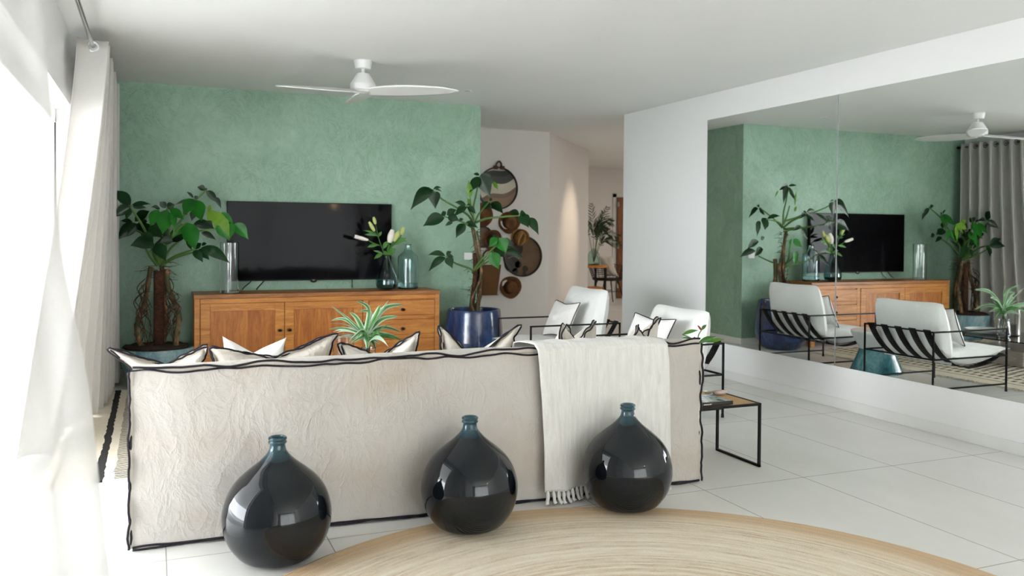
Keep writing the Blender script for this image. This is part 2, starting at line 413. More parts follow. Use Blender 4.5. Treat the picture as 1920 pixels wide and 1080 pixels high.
def tag(o, label, cat, group=None):
    o['label'] = label; o['category'] = cat
    if group: o['group'] = group
    return o
def thing(name, label, cat, loc, group=None):
    o = bpy.data.objects.new(name, None); COL.objects.link(o); o.location = loc; o.empty_display_size = .05
    OFF[o.name] = V(loc); return tag(o, label, cat, group)
def struct(mb, name, mat, **kw):
    o = build(mb, name, mat, smooth=kw.pop('smooth', False), **kw)
    if o.parent is None: o['kind'] = 'structure'
    return o
def dup(root, delta, label=None):
    "a copy of a thing with copies of its parts and sub-parts"
    r_ = root.copy(); COL.objects.link(r_); r_.location = root.location+V(delta); OFF[r_.name] = r_.location.copy()
    if label: r_['label'] = label
    for ch in list(root.children):
        c_ = ch.copy(); COL.objects.link(c_); c_.parent = r_
        for g_ in list(ch.children):
            d_ = g_.copy(); COL.objects.link(d_); d_.parent = c_
    return r_

# ------------------------------------------------------------------ the room
struct(MB().box((-.78, -4.2, -.1), (11.2, 15., 0)), 'floor', 'floor')
struct(MB().box((-.78, -4.2, H), (11.2, 15., H+.12)), 'ceiling', 'ceil')
wl = MB().box((-.78, -4.2, 2.043), (XW, YG+.15, H)).box((-.78, 6.43, 0), (XW, YG+.15, 2.043)).box((-.78, -4.2, 0), (XW, 2.95, 2.043))
struct(wl, 'wall_left', 'white')
fr = MB().box((-.67, 6.385, 0), (-.60, 6.43, 2.0)).box((-.67, 2.95, 1.955), (-.60, 6.43, 2.043)).box((-.67, 2.95, 0), (-.60, 3.0, 2.0))
win = struct(fr, 'window_1', 'trimwhite', bevel=.004)
build(MB().box((-.606, 6.376, .01), (-.597, 6.388, 1.95)), 'gasket', 'blackmetal', win, False)
struct(MB().box((XW, YG, 0), (XC, YG+.15, H)), 'wall_far', 'green')
struct(MB().box((XC-.15, YG+.15, 0), (XC, 9.6, H)), 'wall_far_return', 'green')
struct(MB().box((XC-.15, 9.6, 0), (4.505, 9.75, H)), 'wall_hall', 'hallwhite')
struct(MB().prism([(4.505, 9.6), (6.05, 11.5), (5.95, 11.58), (4.505, 9.75)], 0, H), 'wall_hall_angled', 'hallwhite')
struct(MB().box((5.95, 11.5, 0), (6.05, 14.5, H)), 'wall_hall_side', 'hallwhite')
struct(MB().box((5.95, 14.4, 0), (11.2, 14.55, H)), 'wall_hall_end', 'hallwhite')
struct(MB().box((11.0, 7.7, 0), (11.2, 14.5, H)), 'wall_hall_right', 'hallwhite')
struct(MB().box((4.75, 7.667, 0), (11.2, 7.867, H)), 'wall_hall_near', 'hallwhite')
struct(MB().box((XR, -4.2, 0), (4.75, 7.867, H)), 'wall_right', 'white')
struct(MB().box((-.78, -4.4, 0), (.3, -4.2, H)).box((4.4, -4.4, 0), (4.75, -4.2, H)).box((.3, -4.4, 2.2), (4.4, -4.2, H)), 'wall_back', 'white')
struct(MB().box((.3, -4.34, 0), (.36, -4.26, 2.2)).box((4.34, -4.34, 0), (4.4, -4.26, 2.2)).box((.36, -4.34, 2.14), (4.34, -4.26, 2.2)).box((2.3, -4.34, 0), (2.36, -4.26, 2.14)), 'window_2', 'trimwhite')
tag(build(MB().grid(lambda u, v_: V((lerp(.2, 4.5, u), -4.1+.05*math.sin(u*90), lerp(2.4, .02, v_))), 180, 4), 'sheer_curtain', 'backsheer', None, True), 'white sheer curtain drawn over the back window behind the viewer', 'curtain')
struct(MB().box((XR-.012, -4.2, 0), (XR, 7.867, .075)), 'baseboard_right', 'trimwhite', bevel=.003)
struct(MB().box((XW, YG-.012, 0), (XC, YG, .07)).box((XC, YG-.012, 0), (XC+.012, 9.6, .07)), 'baseboard_far', 'trimwhite', bevel=.003)
struct(MB().box((XC+.012, 9.588, 0), (4.505, 9.6, .07)), 'baseboard_hall', 'trimwhite', bevel=.003)

# mirror in two panes, with the bright polished edge of each
ZM0, ZM1 = .302, 2.26
for (ya, yb, lab) in ((4.806, 6.385, 'tall frameless mirror pane on the right wall, the one beside the white pier'),
                      (3.215, 4.803, 'frameless mirror pane on the right wall, nearer and right of the seam')):
    o = tag(build(MB().box((XR-.007, ya, ZM0), (XR-.001, yb, ZM1)), 'wall_mirror', 'mirror', None, False), lab, 'mirror', 'mirror panes on the right wall')
    for y_ in (ya, yb-.004): build(MB().box((XR-.0074, y_, ZM0), (XR-.001, y_+.004, ZM1)), 'polished_edge', 'silver', o, False)
# terrace outside the window
struct(MB().box((-9, -12, -.12), (-.78, 14, -.02)).box((-.78, -12, -.12), (8, -4.4, -.02)), 'floor_terrace', 'terrace')
struct(MB().box((-9.15, -12, -.12), (-9, 14, .45)), 'wall_terrace', 'white')
struct(MB().box((-7.2, -6, 2.5), (-.78, 10, 2.7)), 'ceiling_terrace', 'white')

# pendant lamp over the kitchen (its glow shows in the television)
pl = thing('pendant_lamp', 'small warm glowing pendant lamp hanging from the ceiling behind the viewer', 'lamp', (3.25, -1.1, 1.6))
build(MB().tube([(3.25, -1.1, H-.002), (3.25, -1.1, 1.86)], .004, 6), 'cord', 'blackmetal', pl)
build(MB().lathe([(.02, 1.87), (.05, 1.85), (.06, 1.80), (.055, 1.80), (.045, 1.845), (.016, 1.862)], (3.25, -1.1, 0), 24), 'shade', 'blackmetal', pl)
build(MB().lathe([(.001, 1.70), (.025, 1.71), (.04, 1.745), (.03, 1.79), (.016, 1.82), (.001, 1.83)], (3.25, -1.1, 0), 20), 'bulb', 'bulb', pl)

# ------------------------------------------------------------------ ceiling fan
fc = V((1.405, 6.2, 0))
fan = thing('ceiling_fan', 'white three-bladed ceiling fan hanging in front of the green wall', 'fan', (fc.x, fc.y, 2.25))
build(MB().lathe([(.066, H-.001), (.066, H-.008), (.056, 2.432), (.05, 2.428), (.001, 2.428)], fc, 40), 'canopy', 'whiteplastic', fan)
build(MB().lathe([(.013, 2.43), (.013, 2.39)], fc, 16), 'down_rod', 'whiteplastic', fan)
build(MB().lathe([(.001, 2.397), (.042, 2.396), (.047, 2.392), (.090, 2.322), (.093, 2.314), (.093, 2.280), (.089, 2.272), (.001, 2.272)], fc, 48), 'motor_housing', 'whiteplastic', fan)
build(MB().lathe([(.001, 2.274), (.07, 2.274), (.062, 2.262), (.03, 2.252), (.001, 2.25)], fc, 40), 'hub', 'whiteplastic', fan)
for a_, tz_ in ((85, .02), (205, -.05), (325, -.012)):
    ca, sa = math.cos(math.radians(a_)), math.sin(math.radians(a_))
    def bl(u, w, ca=ca, sa=sa, tz_=tz_):
        r_ = .035+u*.69
        wd = .03+.062*math.sin(PI*min(1, u*.9+.08))**.8
        wd *= (1-max(0, u-.86)/.14)**.5 if u > .86 else 1
        off = (w-.5)*2*wd - .02*math.sin(u*PI)
        z = 2.264 + tz_*u**1.3 -(w-.5)*2*wd*.30*(1-.4*u)
        return fc+V((r_*ca-off*sa, r_*sa+off*ca, z))
    build(MB().grid(bl, 24, 8), 'blade', 'whiteplastic', fan, True, solid=.007)
# small recessed ceiling spot beside the fan and hallway downlight
def downlight(p, lab, lit):
    o = thing('downlight', lab, 'ceiling light', (p[0], p[1], H-.006), 'recessed ceiling spots')
    build(MB().lathe([(.03, H-.001), (.042, H-.001), (.042, H-.005), (.033, H-.006), (.03, H-.001)], (p[0], p[1], 0), 28), 'bezel', 'whiteplastic', o)
    build(MB().lathe([(.001, H-.002), (.03, H-.002)], (p[0], p[1], 0), 28), 'lens', 'led' if lit else 'grey', o)
q = at(876, 170, 7.0); q = EYE+(q-EYE)*((H-1.25)/(q.z-1.25))
downlight((q.x, q.y), 'tiny unlit white spot set flush in the ceiling right of the fan blade', False)

# ------------------------------------------------------------------ curtain, rod, sheer
rod = thing('curtain_rod', 'brushed metal curtain rod running along the top of the window wall', 'curtain rod', (-.345, 4., 2.365))
build(MB().tube([(-.345, .6, 2.365), (-.345, 7.86, 2.365)], .012, 14), 'pole', 'chrome', rod)
build(MB().lathe([(.001, 7.905), (.014, 7.90), (.02, 7.885), (.014, 7.868), (.012, 7.86)], (-.345, 0, 2.365), 16, 'Y').xf(lambda p: (p.x, -p.y, p.z)), 'finial', 'blackmetal', rod)
for yy in (.7, 7.84):
    build(MB().bar((XW-.0, yy, 2.365), (-.345, yy, 2.365), .012).box((XW, yy-.02, 2.335), (XW+.006, yy+.02, 2.395)), 'bracket', 'chrome', rod, False)

NF = 14.5
def curt(u, v_):
    z = lerp(2.405, .03, v_)
    top = V((-.345, lerp(5.80, 7.80, u), 0))
    bx = lerp(-.60, -.36, smoothstep(.0, .55, u)); bx = lerp(bx, -.33, smoothstep(.5, 1, u))
    bot = V((bx, lerp(5.15, 7.80, u**.9), 0))
    w = v_**1.25
    c_ = top.lerp(bot, w)
    ph = u*NF*2*PI - PI*.5
    s_ = math.sin(ph); s_ = math.copysign(abs(s_)**.75, s_)
    amp = .082*(1+.1*math.sin(u*23))*(1-.12*w)
    n_ = N.noise(V((u*9, v_*1.2, 0)))
    return V((c_.x+amp*s_+.02*n_*v_, c_.y+.016*math.cos(ph*2)+.03*n_*v_, z))
cu = tag(build(MB().grid(curt, 300, 36), 'curtain', 'curtain', None, True, solid=.003), 'floor-length beige linen eyelet curtain gathered at the corner of the green wall', 'curtain')
for k in range(int(NF*2)-1):
    u = (k+.5)/(NF*2)
    u = (k*PI+PI*.5)/(NF*2*PI)
    c_ = curt(u, .017)
    tx = (curt(u+.002, .017)-curt(u-.002, .017)).normalized()
    if k % 1 == 0:
        b_ = MB().lathe([(.021, -.005), (.034, -.005), (.038, 0), (.034, .005), (.021, .005), (.021, -.005)], (0, 0, 0), 20)
        # ring plane contains z and the cloth's own direction
        nrm = tx.cross(V((0, 0, 1))).normalized()
        rot = Matrix((tx, V((0, 0, 1)).cross(tx).cross(tx)*-1 if False else V((0, 0, 1)), nrm)).transposed()
        b_.xf(lambda p: rot @ p + V((-.345, c_.y, 2.365)))
        build(b_, 'eyelet', 'silver', cu)

SH = [(2.41, -.345), (2.2, -.315), (1.743, -.2197), (1.628, -.2116), (1.479, -.200), (1.19, -.186), (.992, -.150), (.885, -.134), (.693, -.118), (.476, -.097), (.02, -.06)]
def shx(z):
    for (z0, x0), (z1, x1) in zip(SH, SH[1:]):
        if z >= z1: return lerp(x0, x1, (z0-z)/(z0-z1))
    return SH[-1][1]
def sheer(u, v_):
    z = lerp(2.41, .012, v_); y = lerp(2.10, .50, u)
    k = 1-smoothstep(0, .7, u)
    x = -.345+(shx(z)+.345)*k + (.010+.008*v_)*math.sin(u*2*PI*5)*min(1, u*9)
    y += .01*math.sin(u*2*PI*10)*min(1, u*6)
    return V((x+.02*N.noise(V((u*7, v_*2, 2)))*v_, y, z))
tag(build(MB().grid(sheer, 220, 40), 'sheer_curtain', 'sheer', None, True), 'blurred white sheer voile curtain closest to the viewer at the left edge', 'curtain')

# ------------------------------------------------------------------ television
tv = thing('television', 'large flat black television mounted on the green wall', 'television', (1.323, 7.86, .8))
X0, X1, Z0, Z1 = .588, 2.058, .80, 1.503
build(MB().box((X0, 7.852, Z0), (X1, 7.895, Z1)), 'housing', 'blackmetal', tv, False, bevel=.003)
build(MB().box((X0+.006, 7.8495, Z0+.012), (X1-.006, 7.853, Z1-.006)), 'screen', 'screen', tv, False)
build(MB().lathe([(.028, 0), (.03, .006), (.001, .006)], (1.335, 7.853, .80), 24, 'Y').xf(lambda p: (p.x, p.y, .798+(p.z-.80)*.62)), 'badge', 'blackmetal', tv)
build(MB().box((1.325, 7.8462, .8005), (1.346, 7.8475, .8045)), 'badge_mark', 'paperwhite', tv, False)
build(MB().box((1.1, 7.89, 1.0), (1.5, 7.9175, 1.3)), 'wall_bracket', 'blackmetal', tv, False)
build(MB().tube(spline([(.92, 7.89, .82), (.90, 7.9, .79), (.86, 7.90, .745), (.84, 7.88, .724)], 10), .005, 6), 'cable', 'blackmetal', tv)
build(MB().tube(spline([(.80, 7.89, .82), (.79, 7.90, .79), (.74, 7.90, .745), (.72, 7.88, .724)], 10), .004, 6), 'cable', 'blackmetal', tv)
build(MB().tube([(1.695, 7.885, .82), (1.693, 7.88, .724)], .004, 6), 'cable', 'blackmetal', tv)

# ------------------------------------------------------------------ sideboard
sx0, sx1, sy0, sy1, sz = .300, 2.402, 7.43, 7.885, .718
sb = thing('sideboard', 'long teak sideboard with two doors and a stack of drawers under the television', 'sideboard', ((sx0+sx1)/2, (sy0+sy1)/2, 0))
build(MB().box((sx0, sy0, sz-.034), (sx1, sy1, sz)), 'top', 'teaktop', sb, False, bevel=.003)
build(MB().box((sx0+.006, sy0+.024, .08), (sx1-.006, sy1, sz-.034)), 'body', 'teakv', sb, False)
fm = MB().box((sx0+.004, sy0+.004, .08), (sx0+.048, sy0+.03, sz-.034)).box((sx1-.048, sy0+.004, .08), (sx1-.004, sy0+.03, sz-.034))
fm.box((sx0+.048, sy0+.004, sz-.074), (sx1-.048, sy0+.03, sz-.036)).box((sx0+.048, sy0+.004, .08), (sx1-.048, sy0+.03, .125)).box((1.695, sy0+.004, .125), (1.745, sy0+.03, sz-.074))
build(fm, 'face_frame', 'teak', sb, False, bevel=.003)
for fx in (sx0+.01, sx1-.07):
    for fy in (sy0+.02, sy1-.08): build(MB().box((fx, fy, 0), (fx+.06, fy+.06, .082)), 'leg', 'teak', sb, False, bevel=.004)
def iron(cx, cz, par):
    b_ = MB()
    for a_ in range(4):
        an = a_*PI/4; dx, dz = math.cos(an)*.024, math.sin(an)*.017
        b_.tube([(cx-dx, sy0-.004, cz-dz), (cx, sy0-.012, cz), (cx+dx, sy0-.004, cz+dz)], [.002, .005, .002], 6)
    b_.lathe([(.003, 0), (.004, .008), (.010, .016), (.007, .024), (.001, .025)], (cx, sy0, cz), 12, 'Y')
    return build(b_, 'knob', 'blackmetal', par)
for (a_, b__, kx) in ((sx0+.053, 1.021, .985), (1.026, 1.690, 1.063)):
    zz0, zz1 = .128, sz-.077
    d_ = MB()
    d_.box((a_, sy0, zz0), (a_+.075, sy0+.022, zz1)).box((b__-.075, sy0, zz0), (b__, sy0+.022, zz1))
    d_.box((a_+.075, sy0, zz1-.062), (b__-.075, sy0+.022, zz1)).box((a_+.075, sy0, zz0), (b__-.075, sy0+.022, zz0+.07))
    dr = build(d_, 'door', 'teak', sb, False, bevel=.002)
    build(MB().box((a_+.073, sy0+.013, zz0+.06), (b__-.073, sy0+.022, zz1-.06)), 'door_panel', 'teakv', dr, False, bevel=.003)
    iron(kx, .405, dr)
for k in range(3):
    za = sz-.08-(k+1)*.172; zb = za+.166
    dr = build(MB().box((1.749, sy0, za+.036), (sx1-.052, sy0+.022, zb)).box((1.749, sy0+.003, za), (sx1-.052, sy0+.02, za+.034)), 'drawer', 'teak', sb, False, bevel=.002)
    iron(2.055, za+.085, dr)

# ------------------------------------------------------------------ vases on the sideboard
def vessel(name, prof, c, mat, label, wall=.004, n=48):
    "closed glass wall from an outer profile"
    inner = [(max(r_-wall, .001), max(z, prof[0][1]+wall*2)) for i, (r_, z) in enumerate(prof)]
    inner = [q for i, q in enumerate(inner) if i == 0 or q[1] > inner[i-1][1]+1e-5]
    p = [(.0005, prof[0][1])]+list(prof)+inner[::-1]+[(.0005, inner[0][1])]
    return tag(build(MB().lathe(p, c, n), name, mat), label, 'vase')
zt = sz+.001
vessel('cylinder_vase', [(.074, 0), (.077, .004), (.077, .425)], (.591, 7.615, zt), 'glass', 'tall clear glass cylinder vase on the left end of the sideboard', .006)
bv = vessel('bulb_vase', [(.05, 0), (.085, .012), (.099, .05), (.097, .09), (.082, .15), (.058, .21), (.036, .26), (.027, .29), (.026, .305), (.03, .315)], (1.948, 7.6, zt), 'tealglass', 'smoky teal teardrop vase holding lilies in front of the television corner', .004)
build(MB().lathe([(.0005, zt+.014), (.05, zt+.014), (.083, zt+.022), (.093, zt+.05), (.0925, zt+.082), (.0005, zt+.082)], (1.948, 7.6, 0), 40), 'water', 'water', bv)
bt = vessel('bottle_vase', [(.088, 0), (.094, .006), (.095, .02), (.095, .275), (.09, .30), (.07, .322), (.04, .345), (.031, .365), (.029, .385), (.029, .405), (.033, .41)], (2.175, 7.70, zt), 'blueglass', 'pale blue bottle-shaped glass vase at the right end of the sideboard', .004)
build(MB().lathe([(.0005, zt+.012), (.087, zt+.012), (.0895, zt+.022), (.0895, zt+.055), (.0005, zt+.055)], (2.175, 7.70, 0), 40), 'water', 'blueglass', bt)

# ------------------------------------------------------------------ leaves
def leaf(mb, b_, t_, w, arch=.12, fold=.18, twist=0., n=9, wave=.02, pw=.8, view=None):
    b_, t_ = V(b_), V(t_); ax = t_-b_; L = ax.length
    vw = (view if view else ((b_+t_)/2-EYE)).normalized()
    side = ax.cross(vw).normalized(); nor = side.cross(ax).normalized()
    side = (Matrix.Rotation(twist, 3, ax.normalized()) @ side); nor = (Matrix.Rotation(twist, 3, ax.normalized()) @ nor)
    ph = rnd.random()*6
    def fn(u, v_):
        s_ = v_; q = (u-.5)*2
        wd = w/2*(math.sin(PI*min(1, s_**pw*.985+.012)))**(.85+.5*s_)
        c_ = b_+ax*s_+V((0, 0, 1))*arch*L*4*s_*(1-s_)*(1-.3*s_)
        return c_+side*wd*q+nor*(abs(q)*wd*fold+math.sin(s_*19+ph+q*2)*wave*w*abs(q))
    mb.grid(fn, 4, n)

def px_leaf(mb, zo, sc, base, tip, w, Y, dY=0., **kw):
    o = zo
    b_ = at(o[0]+base[0]/sc, o[1]+base[1]/sc, Y); t_ = at(o[0]+tip[0]/sc, o[1]+tip[1]/sc, Y+dY)
    wd = w/sc/F*((b_-EYE).dot(FWD))
    leaf(mb, b_, t_, wd*1.15, twist=rnd.uniform(-.35, .35), **kw)

def stalk(mb, zo, sc, pts, Ys, r0, r1, n=12):
    P_ = [at(zo[0]+p[0]/sc, zo[1]+p[1]/sc, y) for p, y in zip(pts, Ys)]
    s_ = spline(P_, n); mb.tube(s_, [lerp(r0, r1, i/n) for i in range(n+1)], 7)

def roots(mb, x, y, z0, z1, rad, cnt, out):
    for k in range(cnt):
        a_ = rnd.uniform(0, 2*PI); z = rnd.uniform(z0, z1); dr = V((math.cos(a_), math.sin(a_), 0))
        p = V((x, y, z))+dr*rad
        L = rnd.uniform(.3, 1)*out
        mb.tube([p, p+dr*L*.5+V((0, 0, rnd.uniform(-.01, .015))), p+dr*L+V((rnd.uniform(-.02, .02), 0, rnd.uniform(-.03, .01)))], [.0032, .0025, .001], 5)
def hang(mb, pts, r_=.004, n=10): mb.tube(spline(pts, n), [lerp(r_, r_*.5, i/n) for i in range(n+1)], 5)

# ---- left plant
px0, py0 = .028, 7.45
lp = thing('potted_plant', 'bushy dark-leaved umbrella plant in a pale blue pot beside the curtain', 'plant', (px0, py0, 0), 'umbrella plants either side of the sideboard')
build(MB().lathe([(.001, .0), (.19, .0), (.225, .03), (.262, .16), (.275, .26), (.277, .30), (.268, .305), (.258, .29), (.25, .26), (.001, .25)], (px0, py0, 0), 56), 'pot', 'palepot', lp)
so = MB().lathe([(.001, .318), (.10, .325), (.18, .322), (.235, .312), (.243, .318), (.25, .313), (.24, .298), (.001, .29)], (px0-.01, py0, 0), 48)
so.xf(lambda p: (p.x, p.y, p.z+.012*N.noise(p*14)))
build(so, 'soil', 'soil', lp)
pole = MB().lathe([(.001, .31), (.04, .31), (.041, .5), (.04, .72), (.041, .9), (.036, .915), (.001, .915)], (px0+.01, py0, 0), 24)
build(pole, 'moss_pole', 'coir', lp)
cn = MB()
def cane(pts, r_):
    s_ = spline(pts, 26)
    rr_ = [r_*(1+.28*max(0, math.sin(i*1.55))**6) for i in range(27)]
    cn.tube(s_, rr_, 9)
cane([(px0-.115, py0-.06, .31), (px0-.15, py0-.05, .42), (px0-.145, py0-.03, .52), (px0-.09, py0-.02, .68), (px0-.07, py0, .82), (px0-.05, py0, .95)], .019)
cane([(px0+.135, py0-.07, .31), (px0+.145, py0-.06, .43), (px0+.16, py0-.04, .56), (px0+.12, py0-.02, .68), (px0+.075, py0, .80), (px0+.07, py0, .93)], .021)
cane([(px0+.05, py0+.09, .31), (px0+.06, py0+.09, .5), (px0+.05, py0+.07, .75), (px0+.03, py0+.04, .97)], .018)
build(cn, 'cane', 'cane', lp)
ro = MB()
roots(ro, px0+.01, py0, .84, .98, .03, 26, .17)
roots(ro, px0-.11, py0-.02, .45, .8, .012, 16, .06); roots(ro, px0+.14, py0-.03, .45, .75, .012, 16, .06)
for k in range(26):
    sx = rnd.choice((-1, 1)); x_ = px0+sx*rnd.uniform(.05, .13); z_ = rnd.uniform(.55, .86)
    hang(ro, [(x_, py0-.03, z_), (x_+sx*rnd.uniform(.02, .07), py0-.06+rnd.uniform(-.03, .03), z_-.07), (x_+sx*rnd.uniform(-.03, .03), py0-.05, z_-.16), (x_+sx*rnd.uniform(-.05, .06), py0-.05, max(.32, z_-rnd.uniform(.2, .5)))], .0042)
for k in range(12):
    a_ = rnd.uniform(0, 2*PI); p = V((px0+rnd.uniform(-.1, .1), py0+rnd.uniform(-.08, .05), .33))
    hang(ro, [p, p+V((math.cos(a_)*.06, math.sin(a_)*.06, .01)), p+V((math.cos(a_)*.12, math.sin(a_)*.12, -.012))], .004, 6)
build(ro, 'aerial_roots', 'root', lp)
Z7 = ((200, 340), 5.4)
st = MB()
yb = py0
for pts, ys in (([(505, 840), (470, 700), (380, 480), (262, 290), (240, 245)], [yb, yb-.02, yb-.08, yb-.12, yb-.12]),
                ([(540, 850), (600, 640), (690, 545), (820, 510), (960, 500), (1120, 480)], [yb, yb-.04, yb-.08, yb-.14, yb-.2, yb-.24]),
                ([(560, 850), (700, 770), (870, 720)], [yb, yb-.15, yb-.3]), ([(570, 830), (720, 745), (880, 690)], [yb, yb-.12, yb-.26]),
                ([(560, 840), (650, 680), (820, 535)], [yb, yb+.08, yb+.15]),
                ([(545, 830), (640, 560), (770, 370), (885, 180)], [yb, yb+.05, yb+.1, yb+.12]), ([(800, 330), (880, 210), (1005, 90)], [yb+.08, yb+.14, yb+.2]),
                ([(530, 830), (600, 640), (640, 480), (610, 275)], [yb, yb-.06, yb-.12, yb-.16]),
                ([(510, 850), (440, 760), (395, 680)], [yb, yb-.15, yb-.25]), ([(530, 840), (480, 680), (470, 640)], [yb, yb-.16, yb-.3]),
                ([(530, 840), (500, 700), (400, 560), (300, 500)], [yb, yb+.05, yb+.1, yb+.15]),
                ([(620, 600), (700, 500), (800, 425)], [yb-.06, yb-.2, yb-.28])):
    stalk(st, Z7[0], Z7[1], pts, ys, .013, .007)
build(st, 'stem', 'stem', lp)
dk, ft, yg = MB(), MB(), MB()
def L7(mb, base, tip, w, Y, dY=0., **kw): px_leaf(mb, Z7[0], Z7[1], base, tip, w, Y, dY, **kw)
A = yb-.12
for b_, t_, w in (((240, 240), (75, 90), 105), ((245, 260), (70, 365), 95), ((255, 240), (450, 232), 40), ((262, 262), (405, 270), 48), ((250, 250), (190, 400), 60)): L7(dk, b_, t_, w, A, rnd.uniform(-.15, .1), arch=.1)
A = yb+.12
for b_, t_, w in (((285, 405), (435, 300), 85), ((310, 440), (95, 600), 115), ((260, 415), (135, 402), 38), ((310, 430), (210, 560), 80), ((330, 440), (480, 560), 95), ((430, 500), (270, 470), 80)): L7(dk, b_, t_, w, A, rnd.uniform(-.12, .1))
A = yb-.3
for b_, t_, w in (((490, 640), (235, 655), 125), ((490, 640), (600, 815), 115), ((470, 630), (340, 530), 90)): L7(dk, b_, t_, w, A, -.08, arch=.16)
L7(dk, (440, 450), (565, 585), 115, yb-.2, .05); L7(dk, (670, 600), (525, 625), 78, yb-.14); L7(dk, (520, 470), (660, 600), 80, yb-.1)
A = yb-.17
for b_, t_, w in (((525, 290), (440, 455), 100), ((600, 290), (565, 540), 140), ((660, 310), (690, 480), 70), ((640, 280), (785, 385), 75)): L7(ft, b_, t_, w, A, -.08, arch=.05)
for b_, t_, w in (((600, 270), (535, 205), 60), ((610, 270), (690, 235), 70), ((530, 262), (450, 262), 28), ((540, 280), (480, 265), 30)): L7(dk, b_, t_, w, yb-.14)
A = yb+.1
for b_, t_, w in (((880, 178), (772, 335), 110), ((890, 190), (965, 405), 130)): L7(ft, b_, t_, w, A, -.1, arch=.05)
for b_, t_, w in (((880, 170), (808, 105), 26), ((890, 178), (925, 150), 36), ((870, 200), (690, 238), 30), ((890, 300), (860, 400), 60)): L7(dk, b_, t_, w, A)
A = yb+.2
for b_, t_, w in (((1000, 85), (915, 58), 52), ((1010, 95), (1130, 235), 64), ((1100, 160), (1160, 278), 44), ((1000, 85), (1020, 72), 20)): L7(dk, b_, t_, w, A)
A = yb-.26
for b_, t_, w in (((1120, 310), (1015, 400), 110), ((1125, 320), (1100, 470), 100), ((1130, 310), (1245, 580), 90), ((1060, 280), (1020, 270), 60)): L7(yg, b_, t_, w, A, -.05, arch=.06)
for b_, t_, w in (((1150, 320), (1290, 440), 60), ((1270, 420), (1240, 600), 80), ((1290, 430), (1435, 590), 105), ((1110, 450), (1240, 600), 90)): L7(ft, b_, t_, w, A, -.04, arch=.1)
L7(ft, (810, 420), (900, 700), 150, yb-.3, -.08, arch=.04); L7(ft, (790, 440), (660, 570), 80, yb-.2)
for b_, t_, w in (((880, 430), (1095, 480), 88), ((960, 520), (1110, 595), 52), ((1120, 480), (1200, 520), 60), ((990, 420), (1080, 470), 80)): L7(dk, b_, t_, w, yb+.05)
A = yb-.3
for b_, t_, w in (((960, 670), (1255, 835), 105), ((880, 700), (975, 822), 75), ((930, 690), (1040, 800), 80), ((860, 690), (800, 605), 34), ((960, 650), (1015, 630), 30), ((890, 690), (960, 625), 50)): L7(dk, b_, t_, w, A, -.05)
# leaves on the far side, seen in the mirror
for k in range(9):
    a_ = rnd.uniform(.0, 1.)*PI+PI*.1; p = V((px0+.1+rnd.uniform(-.2, .25), py0+rnd.uniform(0, .12), rnd.uniform(1.12, 1.32)))
    leaf(dk, p, p+V((math.cos(a_)*.18, abs(math.sin(a_))*.1, rnd.uniform(-.14, .02))), .085, view=V((1, .3, -.2)))
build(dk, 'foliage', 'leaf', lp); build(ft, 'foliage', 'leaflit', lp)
y_ = build(yg, 'young_foliage', 'leafyoung', lp); y_['label'] = 'yellow-green young leaves in front of the television corner'

# ---- right plant
qx, qy = 2.757, 7.50
rp = thing('potted_plant', 'tall sparse umbrella plant in a cobalt blue pot at the green wall corner', 'plant', (qx, qy, 0), 'umbrella plants either side of the sideboard')
build(MB().lathe([(.001, 0), (.17, 0), (.21, .02), (.262, .10), (.28, .17), (.278, .24), (.262, .40), (.247, .515), (.243, .53), (.236, .532), (.228, .52), (.226, .47), (.001, .465)], (qx, qy, 0), 64), 'pot', 'bluepot', rp)
build(MB().lathe([(.001, .485), (.1, .482), (.225, .475)], (qx, qy, 0), 32).xf(lambda p: (p.x, p.y, p.z+.01*N.noise(p*20))), 'soil', 'soil', rp)
ZR = ((780, 400), 5.4)
tk = MB()
stalk(tk, ZR[0], ZR[1], [(560, 1000), (575, 850), (600, 640), (600, 400)], [qy-.02]*4, .027, .022, 16)
build(tk, 'moss_pole', 'coir', rp)
cn = MB()
def rc(pts, r_, y):
    s_ = spline([at(780+p[0]/5.4, 400+p[1]/5.4, y) for p in pts], 26); cn.tube(s_, [r_*(1+.3*max(0, math.sin(i*1.6))**6) for i in range(27)], 9)
rc([(620, 1000), (640, 800), (660, 600), (620, 400), (590, 230), (575, 150)], .017, qy-.03)
rc([(590, 1000), (560, 900), (600, 780), (660, 620), (640, 300), (610, 180)], .009, qy-.07)
rc([(600, 1000), (640, 850), (640, 640), (650, 480)], .022, qy+.03)
build(cn, 'cane', 'cane', rp)
ro = MB()
tp = at(780+600/5.4, 400+400/5.4, qy)
roots(ro, tp.x, qy-.02, .93, 1.27, .014, 34, .075); roots(ro, tp.x-.02, qy, .55, .92, .03, 26, .06)
p = at(780+545/5.4, 400+780/5.4, qy); ro.tube([p, at(780+455/5.4, 400+766/5.4, qy-.1)], [.003, .0015], 5)
for k in range(12):
    p = at(780+rnd.uniform(560, 660)/5.4, 400+rnd.uniform(450, 800)/5.4, qy-.05)
    hang(ro, [p, p+V((rnd.uniform(-.03, .05), -.02, -.06)), p+V((rnd.uniform(-.02, .05), -.01, -.14))], .0035)
build(ro, 'aerial_roots', 'root', rp)
Z4 = ((760, 310), 5.4)
st = MB()
